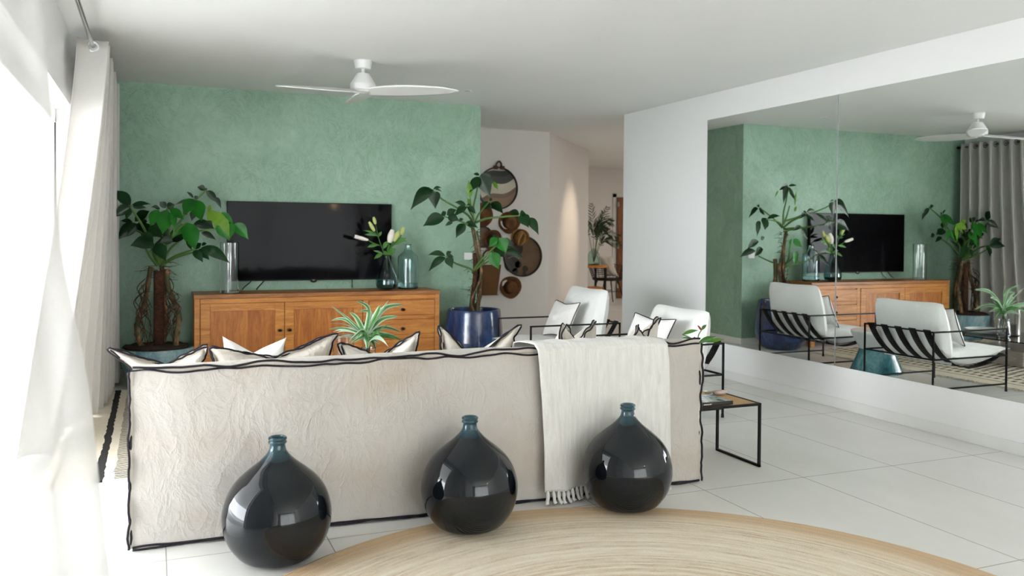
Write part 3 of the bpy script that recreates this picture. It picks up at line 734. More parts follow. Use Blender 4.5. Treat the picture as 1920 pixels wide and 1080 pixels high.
for pts, ys in (([(690, 600), (640, 510), (520, 430), (365, 338), (285, 255)], [qy, qy-.06, qy-.14, qy-.22, qy-.26]),
                ([(690, 560), (690, 420), (720, 280), (752, 115)], [qy, qy, qy-.05, qy-.1]),
                ([(685, 520), (655, 470), (620, 405)], [qy, qy-.12, qy-.2]), ([(690, 610), (610, 590), (570, 570), (430, 530), (395, 515)], [qy, qy-.16, qy-.26, qy-.32, qy-.34]),
                ([(690, 640), (640, 610), (605, 590)], [qy, qy-.08, qy-.14]), ([(700, 600), (740, 500), (850, 365)], [qy, qy+.06, qy+.14]),
                ([(690, 590), (820, 540), (1000, 520), (1150, 512)], [qy, qy-.06, qy-.15, qy-.2]),
                ([(690, 1075), (640, 1040), (505, 990), (410, 920)], [qy, qy-.06, qy-.14, qy-.18]),
                ([(685, 1080), (760, 970), (900, 830), (960, 740)], [qy, qy-.12, qy-.24, qy-.3]), ([(700, 1070), (790, 980), (870, 900)], [qy, qy-.16, qy-.3]),
                ([(700, 1040), (790, 1000), (900, 930)], [qy, qy+.05, qy+.1]), ([(690, 560), (670, 460), (655, 330)], [qy, qy-.02, qy-.04])):
    stalk(st, Z4[0], Z4[1], pts, ys, .012, .006)
build(st, 'stem', 'stem', rp)
dk, ft, yg = MB(), MB(), MB()
def L4(mb, base, tip, w, Y, dY=0., **kw): px_leaf(mb, Z4[0], Z4[1], base, tip, w, Y, dY, **kw)
A = qy-.26
for b_, t_, w in (((285, 250), (52, 455), 115), ((290, 262), (305, 445), 115), ((280, 245), (370, 232), 24), ((300, 248), (372, 270), 18), ((270, 260), (180, 300), 70)): L4(dk, b_, t_, w, A, rnd.uniform(-.08, .02), arch=.2)
A = qy-.1
for b_, t_, w in (((750, 115), (648, 280), 85), ((755, 105), (860, 322), 130), ((750, 100), (688, 88), 28), ((760, 95), (900, 160), 60)): L4(dk, b_, t_, w, A, rnd.uniform(-.08, .02), arch=.08)
for b_, t_, w in (((655, 330), (640, 148), 56), ((890, 165), (940, 250), 36), ((660, 400), (630, 330), 34)): L4(yg, b_, t_, w, A, arch=.02)
A = qy-.2
for b_, t_, w in (((615, 405), (498, 375), 42), ((620, 420), (498, 512), 66), ((632, 420), (715, 492), 52), ((625, 400), (670, 402), 22)): L4(dk, b_, t_, w, A)
A = qy-.34
for b_, t_, w in (((395, 530), (178, 618), 115), ((400, 515), (378, 462), 50), ((420, 505), (520, 450), 60), ((430, 525), (545, 555), 80), ((480, 575), (402, 616), 34), ((540, 560), (590, 545), 30), ((500, 510), (640, 420), 44)): L4(dk, b_, t_, w, A, rnd.uniform(-.06, .04))
for b_, t_, w in (((600, 592), (512, 738), 84), ((605, 585), (738, 636), 54)): L4(dk, b_, t_, w, qy-.14)
A = qy+.14
for b_, t_, w in (((855, 372), (775, 458), 76), ((870, 378), (992, 492), 84), ((850, 355), (885, 342), 30)): L4(dk, b_, t_, w, A)
A = qy-.2
for b_, t_, w in (((1155, 500), (1050, 465), 46), ((1170, 495), (1248, 632), 112), ((1250, 530), (1350, 705), 82), ((1160, 500), (1220, 490), 60)): L4(dk, b_, t_, w, A, -.05)
A = qy-.18
for b_, t_, w in (((405, 915), (226, 910), 48), ((405, 932), (233, 1078), 68), ((415, 912), (468, 872), 38), ((422, 930), (478, 1046), 84), ((420, 918), (494, 930), 30)): L4(dk, b_, t_, w, A, arch=.16)
A = qy-.3
for b_, t_, w in (((930, 735), (848, 830), 75), ((945, 735), (1020, 890), 125), ((870, 880), (945, 1055), 115)): L4(ft, b_, t_, w, A, -.03, arch=.06)
for b_, t_, w in (((960, 760), (1110, 850), 80), ((900, 850), (1010, 935), 95), ((1000, 870), (1205, 945), 64), ((930, 740), (880, 710), 40), ((1040, 800), (1085, 810), 40)): L4(dk, b_, t_, w, qy+.05)
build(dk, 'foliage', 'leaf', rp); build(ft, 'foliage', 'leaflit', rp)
y_ = build(yg, 'young_foliage', 'leafyoung', rp); y_['label'] = 'pale green unfurling leaves at the top of the plant'

# light switch
sw = thing('light_switch', 'square white wall switch low on the right end of the green wall', 'switch', (2.842, 7.91, .976))
build(MB().box((2.80, 7.908, .976), (2.884, 7.917, 1.046)), 'plate', 'whiteplastic', sw, False, bevel=.003)
build(MB().box((2.818, 7.904, .99), (2.866, 7.909, 1.032)), 'rocker', 'whiteplastic', sw, False, bevel=.002)

# ------------------------------------------------------------------ lilies
ZL = ((640, 380), 6.0)
def lp_(x, y, Y=7.6): return at(640+x/6, 380+y/6, Y)
def lily(label, stems, leaves, buds):
    b0 = V((1.948, 7.6, zt+.03))
    o = thing('lily_stem', label, 'flower', b0, 'lilies in the teal vase')
    s_ = MB()
    for pts in stems: s_.tube(spline([lp_(*p) if len(p) > 1 and p[0] > 60 else p for p in pts], 14), .0042, 7)
    build(s_, 'stem', 'lilyleaf', o)
    lf = MB()
    for b_, t_, w in leaves:
        B, T = lp_(*b_), lp_(*t_, 7.6+rnd.uniform(-.05, .05)); leaf(lf, B, T, w/6/F*7.7, arch=.08, pw=.9)
    build(lf, 'foliage', 'lilyleaf', o)
    for b_, t_, w, mt in buds:
        B, T = lp_(*b_), lp_(*t_); q = MB(); ax = T-B; n_ = 12
        pts = [B+ax*(i/n_) for i in range(n_+1)]
        q.tube(pts, [max(.0015, w/12/F*7.7*(.35+.65*math.sin(PI*min(1, (i/n_)*.82+.1)))) for i in range(n_+1)], 10)
        if mt == 'petal':
            sd = ax.cross(V((0, 1, 0))).normalized()*.014
            for k in (-1, 0, 1): leaf(q, B+ax*.55, T+ax*.06+sd*k, .02, arch=.02)
        build(q, 'bud', mt, o)
    return o
lily('lily stem leaning left with a pale open bud and two closed buds', [[(505, 760), (500, 620), (470, 540), (420, 400), (385, 240)], [(420, 400), (370, 320)], [(430, 480), (350, 450), (300, 420)]],
     [((410, 370), (240, 310), 24), ((400, 372), (255, 362), 34), ((415, 385), (455, 325), 34), ((420, 475), (285, 505), 40), ((470, 580), (358, 540), 26), ((465, 575), (365, 635), 42), ((470, 520), (525, 430), 50)],
     [((300, 420), (152, 380), 44, 'petal'), ((372, 320), (312, 215), 46, 'bud'), ((385, 242), (362, 162), 42, 'bud')])
lily('upright lily stem with a creamy opening bloom and green buds', [[(520, 770), (512, 620), (530, 520), (535, 440)], [(515, 600), (560, 500), (600, 430)], [(560, 500), (640, 420), (680, 360)]],
     [((500, 610), (490, 540), 50), ((525, 600), (610, 515), 60), ((560, 480), (735, 400), 70), ((640, 420), (740, 435), 40), ((520, 560), (560, 470), 50), ((540, 520), (600, 560), 50)],
     [((540, 450), (575, 305), 80, 'petal'), ((590, 435), (650, 322), 60, 'bud'), ((675, 362), (700, 275), 48, 'bud')])

# ------------------------------------------------------------------ sofa
fx0, fx1, fy0, fyb, ft_ = -.075, 2.525, 3.60, 3.775, .70
sofa = thing('sofa', 'long low sofa in crumpled beige linen slipcover with dark overlocked edges, seen from behind', 'sofa', ((fx0+fx1)/2, 4.1, 0))
def backface(u, v_):
    # rear skirt, slightly slumped cloth
    x = lerp(fx0, fx1, u); z = lerp(.012, ft_, v_)
    e = min(1, min(u, 1-u)*14)
    d_ = .012*N.noise(V((x*1.7, 0, z*1.1)))+.006*N.noise(V((x*5+3, 1, z*3)))
    bul = .02*math.sin(PI*v_)*e
    low = .012*(1-v_)**3*math.sin(x*9+1)
    return V((x, fy0-.004+.02*(1-v_)*-1+.028*(1-v_)-bul+d_+low, z+.004*N.noise(V((x*6, 4, 0)))*(v_ > .98)))
bk = MB().grid(backface, 150, 40)
def topface(u, v_):
    x = lerp(fx0, fx1, u); b_ = backface(u, 1)
    return V((x, lerp(b_.y, fyb, v_), b_.z+.012*math.sin(PI*v_)+.004*N.noise(V((x*4, v_*2, 7)))))
bk.grid(topface, 150, 6)
bk.grid(lambda u, v_: V((lerp(fx0, fx1, u), fyb+.01*v_, lerp(topface(u, 1).z, .40, v_))), 150, 6)
for sgn, X in ((-1, fx0), (1, fx1)):
    u_ = 0 if sgn < 0 else 1
    bk.grid(lambda a_, v_: V((X+sgn*.012*math.sin(PI*a_)*math.sin(PI*v_), lerp(backface(u_, v_).y, fyb, a_), lerp(.012, topface(u_, a_).z, v_))), 8, 30)
build(bk, 'backrest_cover', 'linen', sofa, True)
build(MB().box((fx0+.02, 3.74, .03), (fx1-.02, 4.52, .30)), 'seat_base', 'linen', sofa, True, bevel=.03)
for sgn, X in ((-1, fx0), (1, fx1)):
    build(MB().box((min(X, X-sgn*.17), 3.76, .012), (max(X, X-sgn*.17), 4.54, .54)), 'arm', 'linen', sofa, True, bevel=.04)
for k in range(2):
    a_ = fx0+.175+k*1.127
    build(MB().box((a_, 3.79, .30), (a_+1.12, 4.53, .43)), 'seat_cushion', 'linen', sofa, True, bevel=.045)
# overlocked flange: strip of cloth with a dark edge, wandering along the seams
def flange(par, fn, n, wid, r_, seed, name='flange', rad=None):
    "fn(s)->(point, outward dir, cross dir)"
    pts1, pts2, root_ = [], [], []
    for i in range(n+1):
        s_ = i/n; p, o_, c_ = fn(s_)
        w1 = N.noise(V((s_*n*.16, seed, 0))); w2 = N.noise(V((s_*n*.16, seed+9, 0))); w3 = N.noise(V((s_*n*.45, seed+4, 3)))
        pts1.append(p+o_*(wid*(.75+.6*w1)+.006*w3)+c_*(.007+.022*w2))
        pts2.append(p+o_*(wid*(.55-.5*w1)-.005*w3)+c_*(-.007+.020*w1))
        root_.append(p)
    mb = MB()
    k = len(root_)
    for pp in (pts1, pts2):
        mb.add(root_+pp, [(i, i+1, k+i+1, k+i) for i in range(k-1)])
    fl = build(mb, name, 'cushion', par, True)
    build(MB().tube(pts1, r_, 6).tube(pts2, r_*.9, 6), 'edging', 'edging', fl)
flange(sofa, lambda s_: (backface(s_, 1)+V((0, .004, 0)), V((0, -.5, .35)), V((0, 0, 1))), 130, .022, .0052, 1.3)
for u_, sg in ((0, -1), (1, 1)):
    flange(sofa, lambda s_: (backface(u_, s_), V((sg, -.25, 0)), V((0, -1, 0))), 46, .016, .0052, 5.1+u_)
flange(sofa, lambda s_: (backface(s_, 0), V((0, -.45, -.15)), V((0, 0, .35))), 120, .012, .0052, 8.7)

# ------------------------------------------------------------------ cushions
def cushion(name, label, TL, TR, BL, BR, th, sag, group, mat='cushion', trim='edging', piped=False, ssag=.03, flg=.02, seed=0., pw=1.1, cat='cushion'):
    TL, TR, BL, BR = map(V, (TL, TR, BL, BR))
    up = ((TL-BL)+(TR-BR)).normalized(); rt = ((TR-TL)+(BR-BL)).normalized(); nr = rt.cross(up).normalized()
    def mid(a_, b_):
        p = (BL.lerp(BR, a_)).lerp(TL.lerp(TR, a_), b_)
        q = abs(2*a_-1)
        p = p-up*sag*max(0, (1-q**pw))*b_**2
        p = p+up*.03*(1-q*q)*(1-b_)**2
        s_ = 1-(2*b_-1)**2
        p = p+rt*ssag*s_*(1-2*a_)
        return p
    def side(sg):
        def fn(a_, b_):
            q = max(0, (1-(2*a_-1)**2)*(1-(2*b_-1)**2))
            w = N.noise(V((a_*4+seed, b_*4, sg)))*.012*q**.5
            crease = -.02*math.exp(-((2*a_-1)/.25)**2)*b_**2*(sag > .06)
            return mid(a_, b_)+nr*sg*(th/2*q**.42+w+crease*q**.5)
        return fn
    mb = MB().grid(side(1), 26, 24); mb2 = MB().grid(side(-1), 26, 24)
    mb.add(mb2.v, [f[::-1] for f in mb2.f])
    o = tag(build(mb, name, mat, None, True), label, cat, group)
    n = 150
    def rim(s_):
        s_ = (s_ % 1)*4; k = int(s_) % 4; q = s_-int(s_)
        a_, b_ = [(0, q), (q, 1), (1, 1-q), (1-q, 0)][k]
        p = mid(a_, b_); c_ = mid(.5, .45); o_ = (p-c_); o_ = (o_-nr*o_.dot(nr)).normalized()
        side_o = [-rt, up, rt, -up][k]
        cn_ = max(0, 1-min(q, 1-q)*7)
        return p, (side_o*(1-cn_*.6)+o_*cn_*.6), nr
    if piped:
        build(MB().tube([rim(i/n)[0]+rim(i/n)[1]*.003 for i in range(n)], .0035, 6, True), 'piping', trim, o)
    elif trim:
        flange(o, rim, n, flg, .0042, seed+3.3)
    return o
CG = 'linen scatter cushions on the sofa'
def pr_(px, py, Y): return at(px, py, Y)
def sofa_cushion(TLp, YL, TRp, YR, sag, label, th=.17, dz=.33, lean=.10, seed=0., bl=0., **kw):
    TL, TR = at(*TLp, YL), at(*TRp, YR); h = (TR-TL).normalized()
    fwd = V((-h.y, h.x, 0)).normalized()
    if fwd.y < 0: fwd = -fwd
    e = h*.03
    BL, BR = TL+fwd*lean, TR+fwd*lean; BL.z = BR.z = min(TL.z, TR.z)-dz; 
    return cushion('cushion', label, TL, TR, BL+V((h.x*.02+bl, h.y*.02, 0)), BR-V((h.x*.02, h.y*.02, 0)), th, sag, CG, seed=seed, **kw)
sofa_cushion((206, 655), 3.93, (386, 652), 4.02, .095, 'leftmost linen cushion whose pointed corner overhangs the sofa arm', seed=1, bl=.26, dz=.30)
sofa_cushion((398, 655), 3.92, (626, 627), 3.99, .09, 'wide linen cushion sagging between two corners, second from the left end of the sofa', seed=2)
sofa_cushion((640, 645), 4.02, (783, 626), 3.90, .10, 'linen cushion in front of the spider plant with a raised right corner', seed=3)
sofa_cushion((826, 613), 3.89, (970, 611), 3.91, .19, 'linen cushion with two sharp ears framing the cobalt pot', seed=4, pw=1.0)
sofa_cushion((1057, 609), 3.90, (1117, 604), 4.36, .12, 'linen cushion turned edge-on just left of the throw, in front of the farther armchair', seed=5)
sofa_cushion((1193, 612), 3.88, (1234, 597), 4.12, .10, 'rightmost linen cushion standing edge-on behind the white throw', seed=6, th=.15)
TL, TR = at(417, 630, 4.27), at(537, 632, 4.27)
cushion('cushion', 'plain white cushion with two peaks seen behind the wide sagging linen cushion', TL, TR, TL+V((-.05, .12, -.30)), TR+V((.05, .12, -.30)), .15, .10, 'plain white cushions', mat='whitecotton', trim=None, seed=8)

# ------------------------------------------------------------------ throw
tx0, tx1 = 1.615, 2.308
thr = thing('throw_blanket', 'white crinkled cotton throw with a fringe draped over the back of the sofa', 'throw', ((tx0+tx1)/2, 3.57, .05))
path = [(3.90, .60), (3.83, .715), (3.77, .726), (3.66, .734), (3.59, .735), (3.552, .712), (3.546, .64), (3.544, .50), (3.548, .30), (3.556, .15), (3.562, .062)]
def drape(u, v_):
    k = v_*(len(path)-1); j = min(int(k), len(path)-2); q = k-j
    y, z = lerp(path[j][0], path[j+1][0], q), lerp(path[j][1], path[j+1][1], q)
    d_ = smoothstep(.45, 1, v_)
    x = lerp(tx0, tx1, u)+d_*lerp(.035, .008, u)+.008*N.noise(V((v_*4, u*2, 1)))
    return V((x, y-d_*(.010*math.sin(u*15)+.012*math.sin(u*6.5+1)+.012)-.003, z+.003*math.sin(u*30)))
build(MB().grid(drape, 70, 60), 'cloth', 'throw', thr, True, solid=.005)
nt = 26
for k in range(nt):
    u = (k+.5)/nt; p = drape(u, 1.)
    jx = rnd.uniform(-.008, .008); a_ = rnd.uniform(0, 6)
    pts = [p+V((0, 0, .004)), p+V((0, -.004, -.012)), p+V((jx*.5+.003*math.sin(a_), -.006, -.028)), p+V((jx, -.010, -.043)), p+V((jx*1.8+.003, -.018, -.052))]
    build(MB().tube(pts, [.005, .0095, .0085, .008, .0095], 7), 'tassel', 'throw', thr)

# ------------------------------------------------------------------ demijohns
prof = [(.001, .005), (.06, .002), (.095, .0), (.118, .006), (.145, .024), (.178, .068), (.196, .115), (.2030, .165), (.1975, .21), (.181, .258), (.153, .300), (.113, .337), (.070, .371), (.045, .396), (.033, .413), (.029, .430), (.0285, .438), (.033, .440), (.035, .445), (.033, .449), (.030, .451), (.033, .453), (.035, .458), (.033, .463), (.029, .465), (.024, .464), (.022, .445), (.024, .40), (.001, .39)]
def dense(p):
    s_ = spline([(a_, 0, b_) for a_, b_ in p[2:17]], 80); return p[:2]+[(q.x, q.z) for q in s_]+p[17:]
PR = dense(prof)
DJ = ((0.435, 3.335, 'big round dark glass demijohn at the left, in front of the plain sofa back'), (1.222, 3.365, 'big round dark glass demijohn in the middle, between the other two'), (1.978, 3.36, 'big round dark glass demijohn at the right, in front of the white throw'))
for (x, y, lab) in DJ:
    z_ = .013 if x > .6 else .002
    tag(build(MB().lathe(PR, (x, y, z_), 72), 'demijohn', 'demijohn'), lab, 'bottle', 'dark demijohns behind the sofa')

# ------------------------------------------------------------------ jute rug
rc_, rr_ = V((1.378, 2.02, 0)), 1.478
jr = MB().lathe([(.001, .010), (.3, .011), (.7, .011), (1.1, .011), (rr_-.01, .011), (rr_, .007), (rr_-.002, .001), (.001, .001)], (0, 0, 0), 160)
jr.xf(lambda p: V((p.x*(1+.012*N.noise(p*1.3)), p.y*(1+.012*N.noise(p*1.3)), p.z))+rc_)
o = tag(build(jr, 'round_rug', 'jute'), 'round braided jute rug in the foreground under the demijohns', 'rug')

# ------------------------------------------------------------------ berber rug
bx0, bx1, by0, by1 = -.44, 2.62, 4.655, 7.22
def rugtop(u, v_):
    x, y = lerp(bx0, bx1, u), lerp(by0, by1, v_); return V((x, y, .013+.003*N.noise(V((x*5, y*5, 0)))))
rg = MB().grid(rugtop, 60, 60)
rg.v = [p for p in rg.v]
rug = build(MB().box((bx0, by0, .001), (bx1, by1, .012)), 'area_rug', 'berber', None, False)
# shift the object origin to the rug's corner so its pattern counts from the left edge
me = rug.data; old = rug.location.copy(); new = V((bx0, by0, 0))
for v_ in me.vertices: v_.co += old-new
rug.location = new; OFF[rug.name] = new
tag(rug, 'cream wool rug with black dashes and stripes under the seating group', 'rug')
fg = MB()
for X, sg in ((bx1, 1), (bx0, -1)):
    for k in range(300):
        y = lerp(by0+.01, by1-.01, k/299)+rnd.uniform(-.003, .003); L = rnd.uniform(.04, .075)
        fg.tube([(X-sg*.01, y, .008), (X+sg*L*.5, y+rnd.uniform(-.008, .008), .010+rnd.uniform(0, .006)), (X+sg*L, y+rnd.uniform(-.012, .012), .004)], [.004, .0035, .002], 4)
f_ = build(fg, 'fringe', 'wool', rug); f_['kind'] = 'stuff'

# ------------------------------------------------------------------ armchairs
AG = 'armchairs in front of the mirror'
ax_, ay_ = 2.762, 4.80
ch = thing('armchair', 'nearer sling armchair with white cushions, beside the sofa end and side table', 'armchair', (ax_, ay_, 0), AG)
D_, Wd, HT = .815, .70, .51
def L(x, y, z): return (ax_+x, ay_+y, z)
for x in (.006, D_-.006):
    for y in (.006, Wd-.006):
        lg = build(MB().bar(L(x, y, .03), L(x, y, HT-.006)), 'leg', 'blackmetal', ch, False)
        build(MB().lathe([(.009, 0), (.011, .004), (.009, .028), (.007, .034)], L(x, y, 0), 14, caps=(True, True)), 'foot', 'blackmetal', lg)
fm = MB()
for y in (.006, Wd-.006):
    fm.bar(L(.006, y, HT-.006), L(D_-.006, y, HT-.006)).bar(L(.006, y, .292), L(D_-.006, y, .292)).bar(L(.006, y, .062), L(D_-.006, y, .062))
fm.bar(L(D_-.006, .006, HT-.006), L(D_-.006, Wd-.006, HT-.006)).bar(L(D_-.006, .006, .292), L(D_-.006, Wd-.006, .292)).bar(L(D_-.006, .006, .062), L(D_-.006, Wd-.006, .062)).bar(L(.006, .006, .292), L(.006, Wd-.006, .292))
build(fm, 'frame', 'blackmetal', ch, False)
sl = [(0, 0, .300), (.05, 0, .278), (.12, 0, .246), (.25, 0, .212), (.40, 0, .205), (.55, 0, .245), (.66, 0, .315), (.74, 0, .40), (.79, 0, .475), (.812, 0, .518)]
SL = spline(sl, 40)
for k in range(5):
    y0 = .035+k*.14; s_ = MB()
    for a_, b_ in zip(SL, SL[1:]): s_.add([L(a_.x, y0, a_.z), L(b_.x, y0, b_.z), L(b_.x, y0+.068, b_.z), L(a_.x, y0+.068, a_.z)], [(0, 1, 2, 3)])
    build(s_, 'strap', 'strap', ch, True, solid=.004)
def slz(x):
    for a_, b_ in zip(SL, SL[1:]):
        if a_.x <= x <= b_.x+1e-6: return lerp(a_.z, b_.z, (x-a_.x)/max(1e-6, b_.x-a_.x))
    return SL[0].z if x < 0 else SL[-1].z
def seatfn(sg):
    def fn(u, v_):
        x = lerp(-.06, .70, u); y = lerp(.02, Wd-.02, v_)
        zb = slz(max(x, 0))+.008; ztop = .352+.03*math.sin(PI*min(1, u*1.1)) - .02*u
        if x < .06: zb = max(zb, lerp(.335, .285, (x+.06)/.12))
        ztop = max(ztop, zb+.01)
        q = max(0, (1-(2*u-1)**8)*(1-(2*v_-1)**6))**.5
        mz = (zb*.5+ztop*.5) if x > .06 else lerp(.34, (zb+ztop)/2, (x+.06)/.12)
        z = lerp(mz, ztop if sg > 0 else zb, q)
        return V(L(x, y, z+.004*N.noise(V((x*9, y*9, sg)))*q))
    return fn
sc_ = MB().grid(seatfn(1), 34, 26); s2 = MB().grid(seatfn(-1), 34, 26); sc_.add(s2.v, [f[::-1] for f in s2.f])
build(sc_, 'seat_cushion', 'whitecotton', ch, True)
def backfn(sg):
    def fn(u, v_):
        y = lerp(.0, Wd-.0, u); q_ = 2*u-1
        z = lerp(.24, .735, v_)
        z -= .016*(1-q_*q_)*v_**3*(1) + .02*(abs(q_)**6)*v_
        xc = lerp(.60, .70, v_)
        ins = (1-.05*(2*v_-1)**2)
        y = Wd/2+(y-Wd/2)*ins
        t_ = max(0, (1-abs(q_)**5)*(1-abs(2*v_-1)**4))**.5
        x = xc+sg*.085*t_*(1.1-.2*v_)+.008*N.noise(V((u*4, v_*4, sg)))*t_
        if sg > 0: 
            # rests against the sling
            for a_, b_ in zip(SL, SL[1:]):
                if a_.z <= z <= b_.z and a_.x > .4: x = min(x, lerp(a_.x, b_.x, (z-a_.z)/(b_.z-a_.z))-.006); break
        return V(L(x, y, z))
    return fn
b_ = MB().grid(backfn(1), 30, 30); s2 = MB().grid(backfn(-1), 30, 30); b_.add(s2.v, [f[::-1] for f in s2.f])
build(b_, 'back_cushion', 'whitecotton', ch, True)
c2 = dup(ch, (-.018, 1.372, 0), 'farther sling armchair with white cushions, next to the hallway opening and cobalt pot')
for o in c2.children:
    if o.name.startswith('back_cushion'): o.scale = (1, 1, 1.075); 
def ch_pillow(TL, TR, label, seed):
    TL, TR = V(TL), V(TR)
    BL, BR = TL+V((-.13, 0, -.30)), TR+V((-.13, 0, -.30))
    return cushion('throw_pillow', label, TL, TR, BL, BR, .11, .03, 'piped pillows on the armchairs', mat='greylinen', piped=True, seed=seed, ssag=.015, cat='cushion')
ch_pillow((3.20, 6.66, .668), (3.235, 6.28, .672), 'white pillow with thin dark piping on the farther armchair', 21)
ch_pillow((3.15, 5.26, .685), (3.25, 4.90, .668), 'white pillow with thin dark piping on the nearer armchair', 22)

# ------------------------------------------------------------------ ceramic stool between the chairs
stl = thing('garden_stool', 'hourglass ceramic stool, teal below and chalky white above, between the armchairs', 'stool', (3.0, 5.92, 0))
build(MB().lathe([(.001, 0), (.225, 0), (.228, .012), (.205, .07), (.175, .14), (.155, .195), (.15, .215)], (3., 5.92, 0), 56), 'base', 'tealpot', stl)
build(MB().lathe([(.15, .215), (.165, .25), (.20, .31), (.222, .355), (.224, .372), (.215, .382), (.001, .384)], (3., 5.92, 0), 56), 'top', 'whitepot', stl)

# ------------------------------------------------------------------ side table
stb = thing('side_table', 'small black steel side table with an oak top at the right end of the sofa', 'side table', (2.795, 3.9, 0))
a0, a1, b0, b1, tz = 2.603, 2.998, 3.712, 4.082, .338
fm = MB()
for x in (a0, a1): fm.bar((x, b0, .007), (x, b0, tz), .013).bar((x, b1, .007), (x, b1, tz), .013).bar((x, b0, .007), (x, b1, .007), .013)
for x in (a0, a1): fm.bar((x, b0, tz), (x, b1, tz), .013)
for y in (b0, b1): fm.bar((a0, y, tz), (a1, y, tz), .013)
build(fm, 'frame', 'blackmetal', stb, False)
build(MB().box((a0+.006, b0+.006, tz-.006), (a1-.006, b1-.006, tz+.004)), 'tabletop', 'oak', stb, False)
zt2 = tz+.0068
mg = thing('magazine', 'glossy magazine with a black spine lying on the oak side table', 'magazine', (2.72, 3.83, zt2))
build(MB().box((2.575, 3.728, zt2), (2.838, 3.94, zt2+.02)), 'pages', 'traydark', mg, False, bevel=.002)
build(MB().box((2.583, 3.74, zt2+.02), (2.83, 3.93, zt2+.0215)), 'cover', 'cover', mg, False)
mk = MB(); x = 2.652
for w_ in (.006, .004, .007, .004, .006, .003, .007, .005):
    mk.box((x, 3.7272, zt2+.007+rnd.uniform(0, .001)), (x+w_*.7, 3.7282, zt2+.0145-rnd.uniform(0, .002))); x += w_+.0012
build(mk, 'spine_lettering', 'paperwhite', mg, False)
st = MB().lathe([(.001, 0), (.022, .002), (.03, .012), (.026, .022), (.001, .026)], (0, 0, 0), 18).xf(lambda p: V((p.x*1.5+2.945, p.y*.8+3.985, p.z+zt2)))
tag(build(st, 'pebble', 'pebble'), 'pale pinkish stone on the back right corner of the side table', 'stone')
gd = MB().lathe([(.001, 0), (.03, .001), (.045, .012), (.03, .02), (.001, .023)], (0, 0, 0), 18).xf(lambda p: V((p.x*1.3+2.79, p.y*.7+4.0, p.z+zt2)))
tag(build(gd, 'trinket_dish', 'gold'), 'small brassy trinket behind the magazine on the side table', 'ornament')
tr = MB().lathe([(.001, 0), (.04, 0), (.05, .004), (.052, .012), (.047, .013), (.045, .007), (.001, .006)], (0, 0, 0), 24).xf(lambda p: V((p.x*1.2+2.868, p.y*.6+4.02, p.z+zt2)))
tag(build(tr, 'glass_dish', 'glass'), 'flat clear glass dish between the stone and the brassy trinket', 'dish')
gv = tag(build(MB().lathe([(.001, 0), (.036, 0), (.038, .004), (.038, .075), (.034, .075), (.034, .008), (.001, .008)], (2.665, 4.035, zt2), 30), 'tumbler_vase', 'grey'), 'small grey concrete vase on the back left of the side table', 'vase')
# stems standing in it
ps = thing('flower_stem', 'cut stem with broad green leaves and a red bud rising behind the sofa corner', 'flower', (2.665, 4.035, zt2+.01))
s_ = MB(); base = V((2.665, 4.035, zt2+.01))
ZP = ((1160, 550), 6.355)
def zp(x, y, Y=4.06): return at(1160+x/6.355, 550+y/6.355, Y)
for pts in ([base, base+V((0, 0, .1)), zp(880, 640), zp(900, 560), zp(760, 490)], [base+V((.005, 0, 0)), base+V((.01, 0, .1)), zp(920, 620), zp(950, 500), zp(985, 440)],
            [base, base+V((.005, .005, .1)), zp(900, 640), zp(960, 590), zp(1010, 570)]):
    s_.tube(spline(pts, 16), .0035, 6)
build(s_, 'stem', 'stem', ps)
lf = MB()
for b_, t_, w in (((880, 560), (690, 590), 80), ((760, 495), (955, 440), 44), ((900, 610), (905, 515), 70), ((945, 600), (1160, 515), 62), ((985, 440), (1050, 372), 40), ((700, 590), (680, 575), 20)):
    leaf(lf, zp(*b_), zp(*t_, 4.06+rnd.uniform(-.03, .03)), w/6.355/F*4.85, arch=.07, pw=.9)
build(lf, 'foliage', 'lilyleaf', ps)
yl = MB(); leaf(yl, zp(1030, 580), zp(1260, 550), 52/6.355/F*4.85, arch=.03, pw=.9)
build(yl, 'yellowing_leaf', 'leafyoung', ps)
rb = MB(); rb.tube(spline([zp(985, 440), zp(965, 410), zp(940, 382)], 8), [.003, .004, .0055, .006, .006, .005, .004, .003, .001], 8)
build(rb, 'bud', 'redbud', ps)

# ------------------------------------------------------------------ coffee table and what stands on it
ct = thing('coffee_table', 'low glass-topped coffee table on a weathered wood block in front of the sofa', 'coffee table', (1.25, 5.85, 0))
cx0, cx1, cy0, cy1, cz = .86, 1.66, 5.45, 6.35, .262
build(MB().box((cx0, cy0, cz-.012), (cx1, cy1, cz)), 'glass_top', 'tableglass', ct, False, bevel=.002)
for x in (cx0+.012, cx1-.012):
    for y in (cy0+.012, cy1-.012): build(MB().bar((x, y, .015), (x, y, cz-.014), .012), 'leg', 'chrome', ct, False)
build(MB().box((cx0+.07, cy0+.12, .013), (cx1-.12, cy1-.1, .15)), 'block', 'blockwood', ct, False, bevel=.01)
gvz = cz+.001
sv = vessel('glass_vase', [(.05, 0), (.062, .006), (.064, .03), (.058, .10), (.05, .15), (.052, .175)], (1.383, 5.895, gvz), 'glass', 'clear glass vase holding the spider plant on the coffee table', .004)
hv = vessel('hurricane_glass', [(.068, 0), (.072, .006), (.073, .20), (.073, .265)], (1.215, 5.93, gvz), 'glass', 'straight clear glass hurricane left of the spider plant on the coffee table', .004)
tag(build(MB().lathe([(.001, 0), (.045, 0), (.045, .10), (.04, .106), (.001, .105)], (1.215, 5.93, gvz+.0085), 28), 'pillar_candle', 'petal'), 'white pillar candle inside the clear glass hurricane', 'candle')
tag(build(MB().lathe([(.001, 0), (.13, 0), (.17, .015), (.185, .045), (.18, .047), (.165, .022), (.12, .012), (.001, .011)], (1.33, 6.15, gvz), 48), 'serving_bowl', 'whitepot'), 'wide shallow chalk-white bowl on the coffee table', 'bowl')
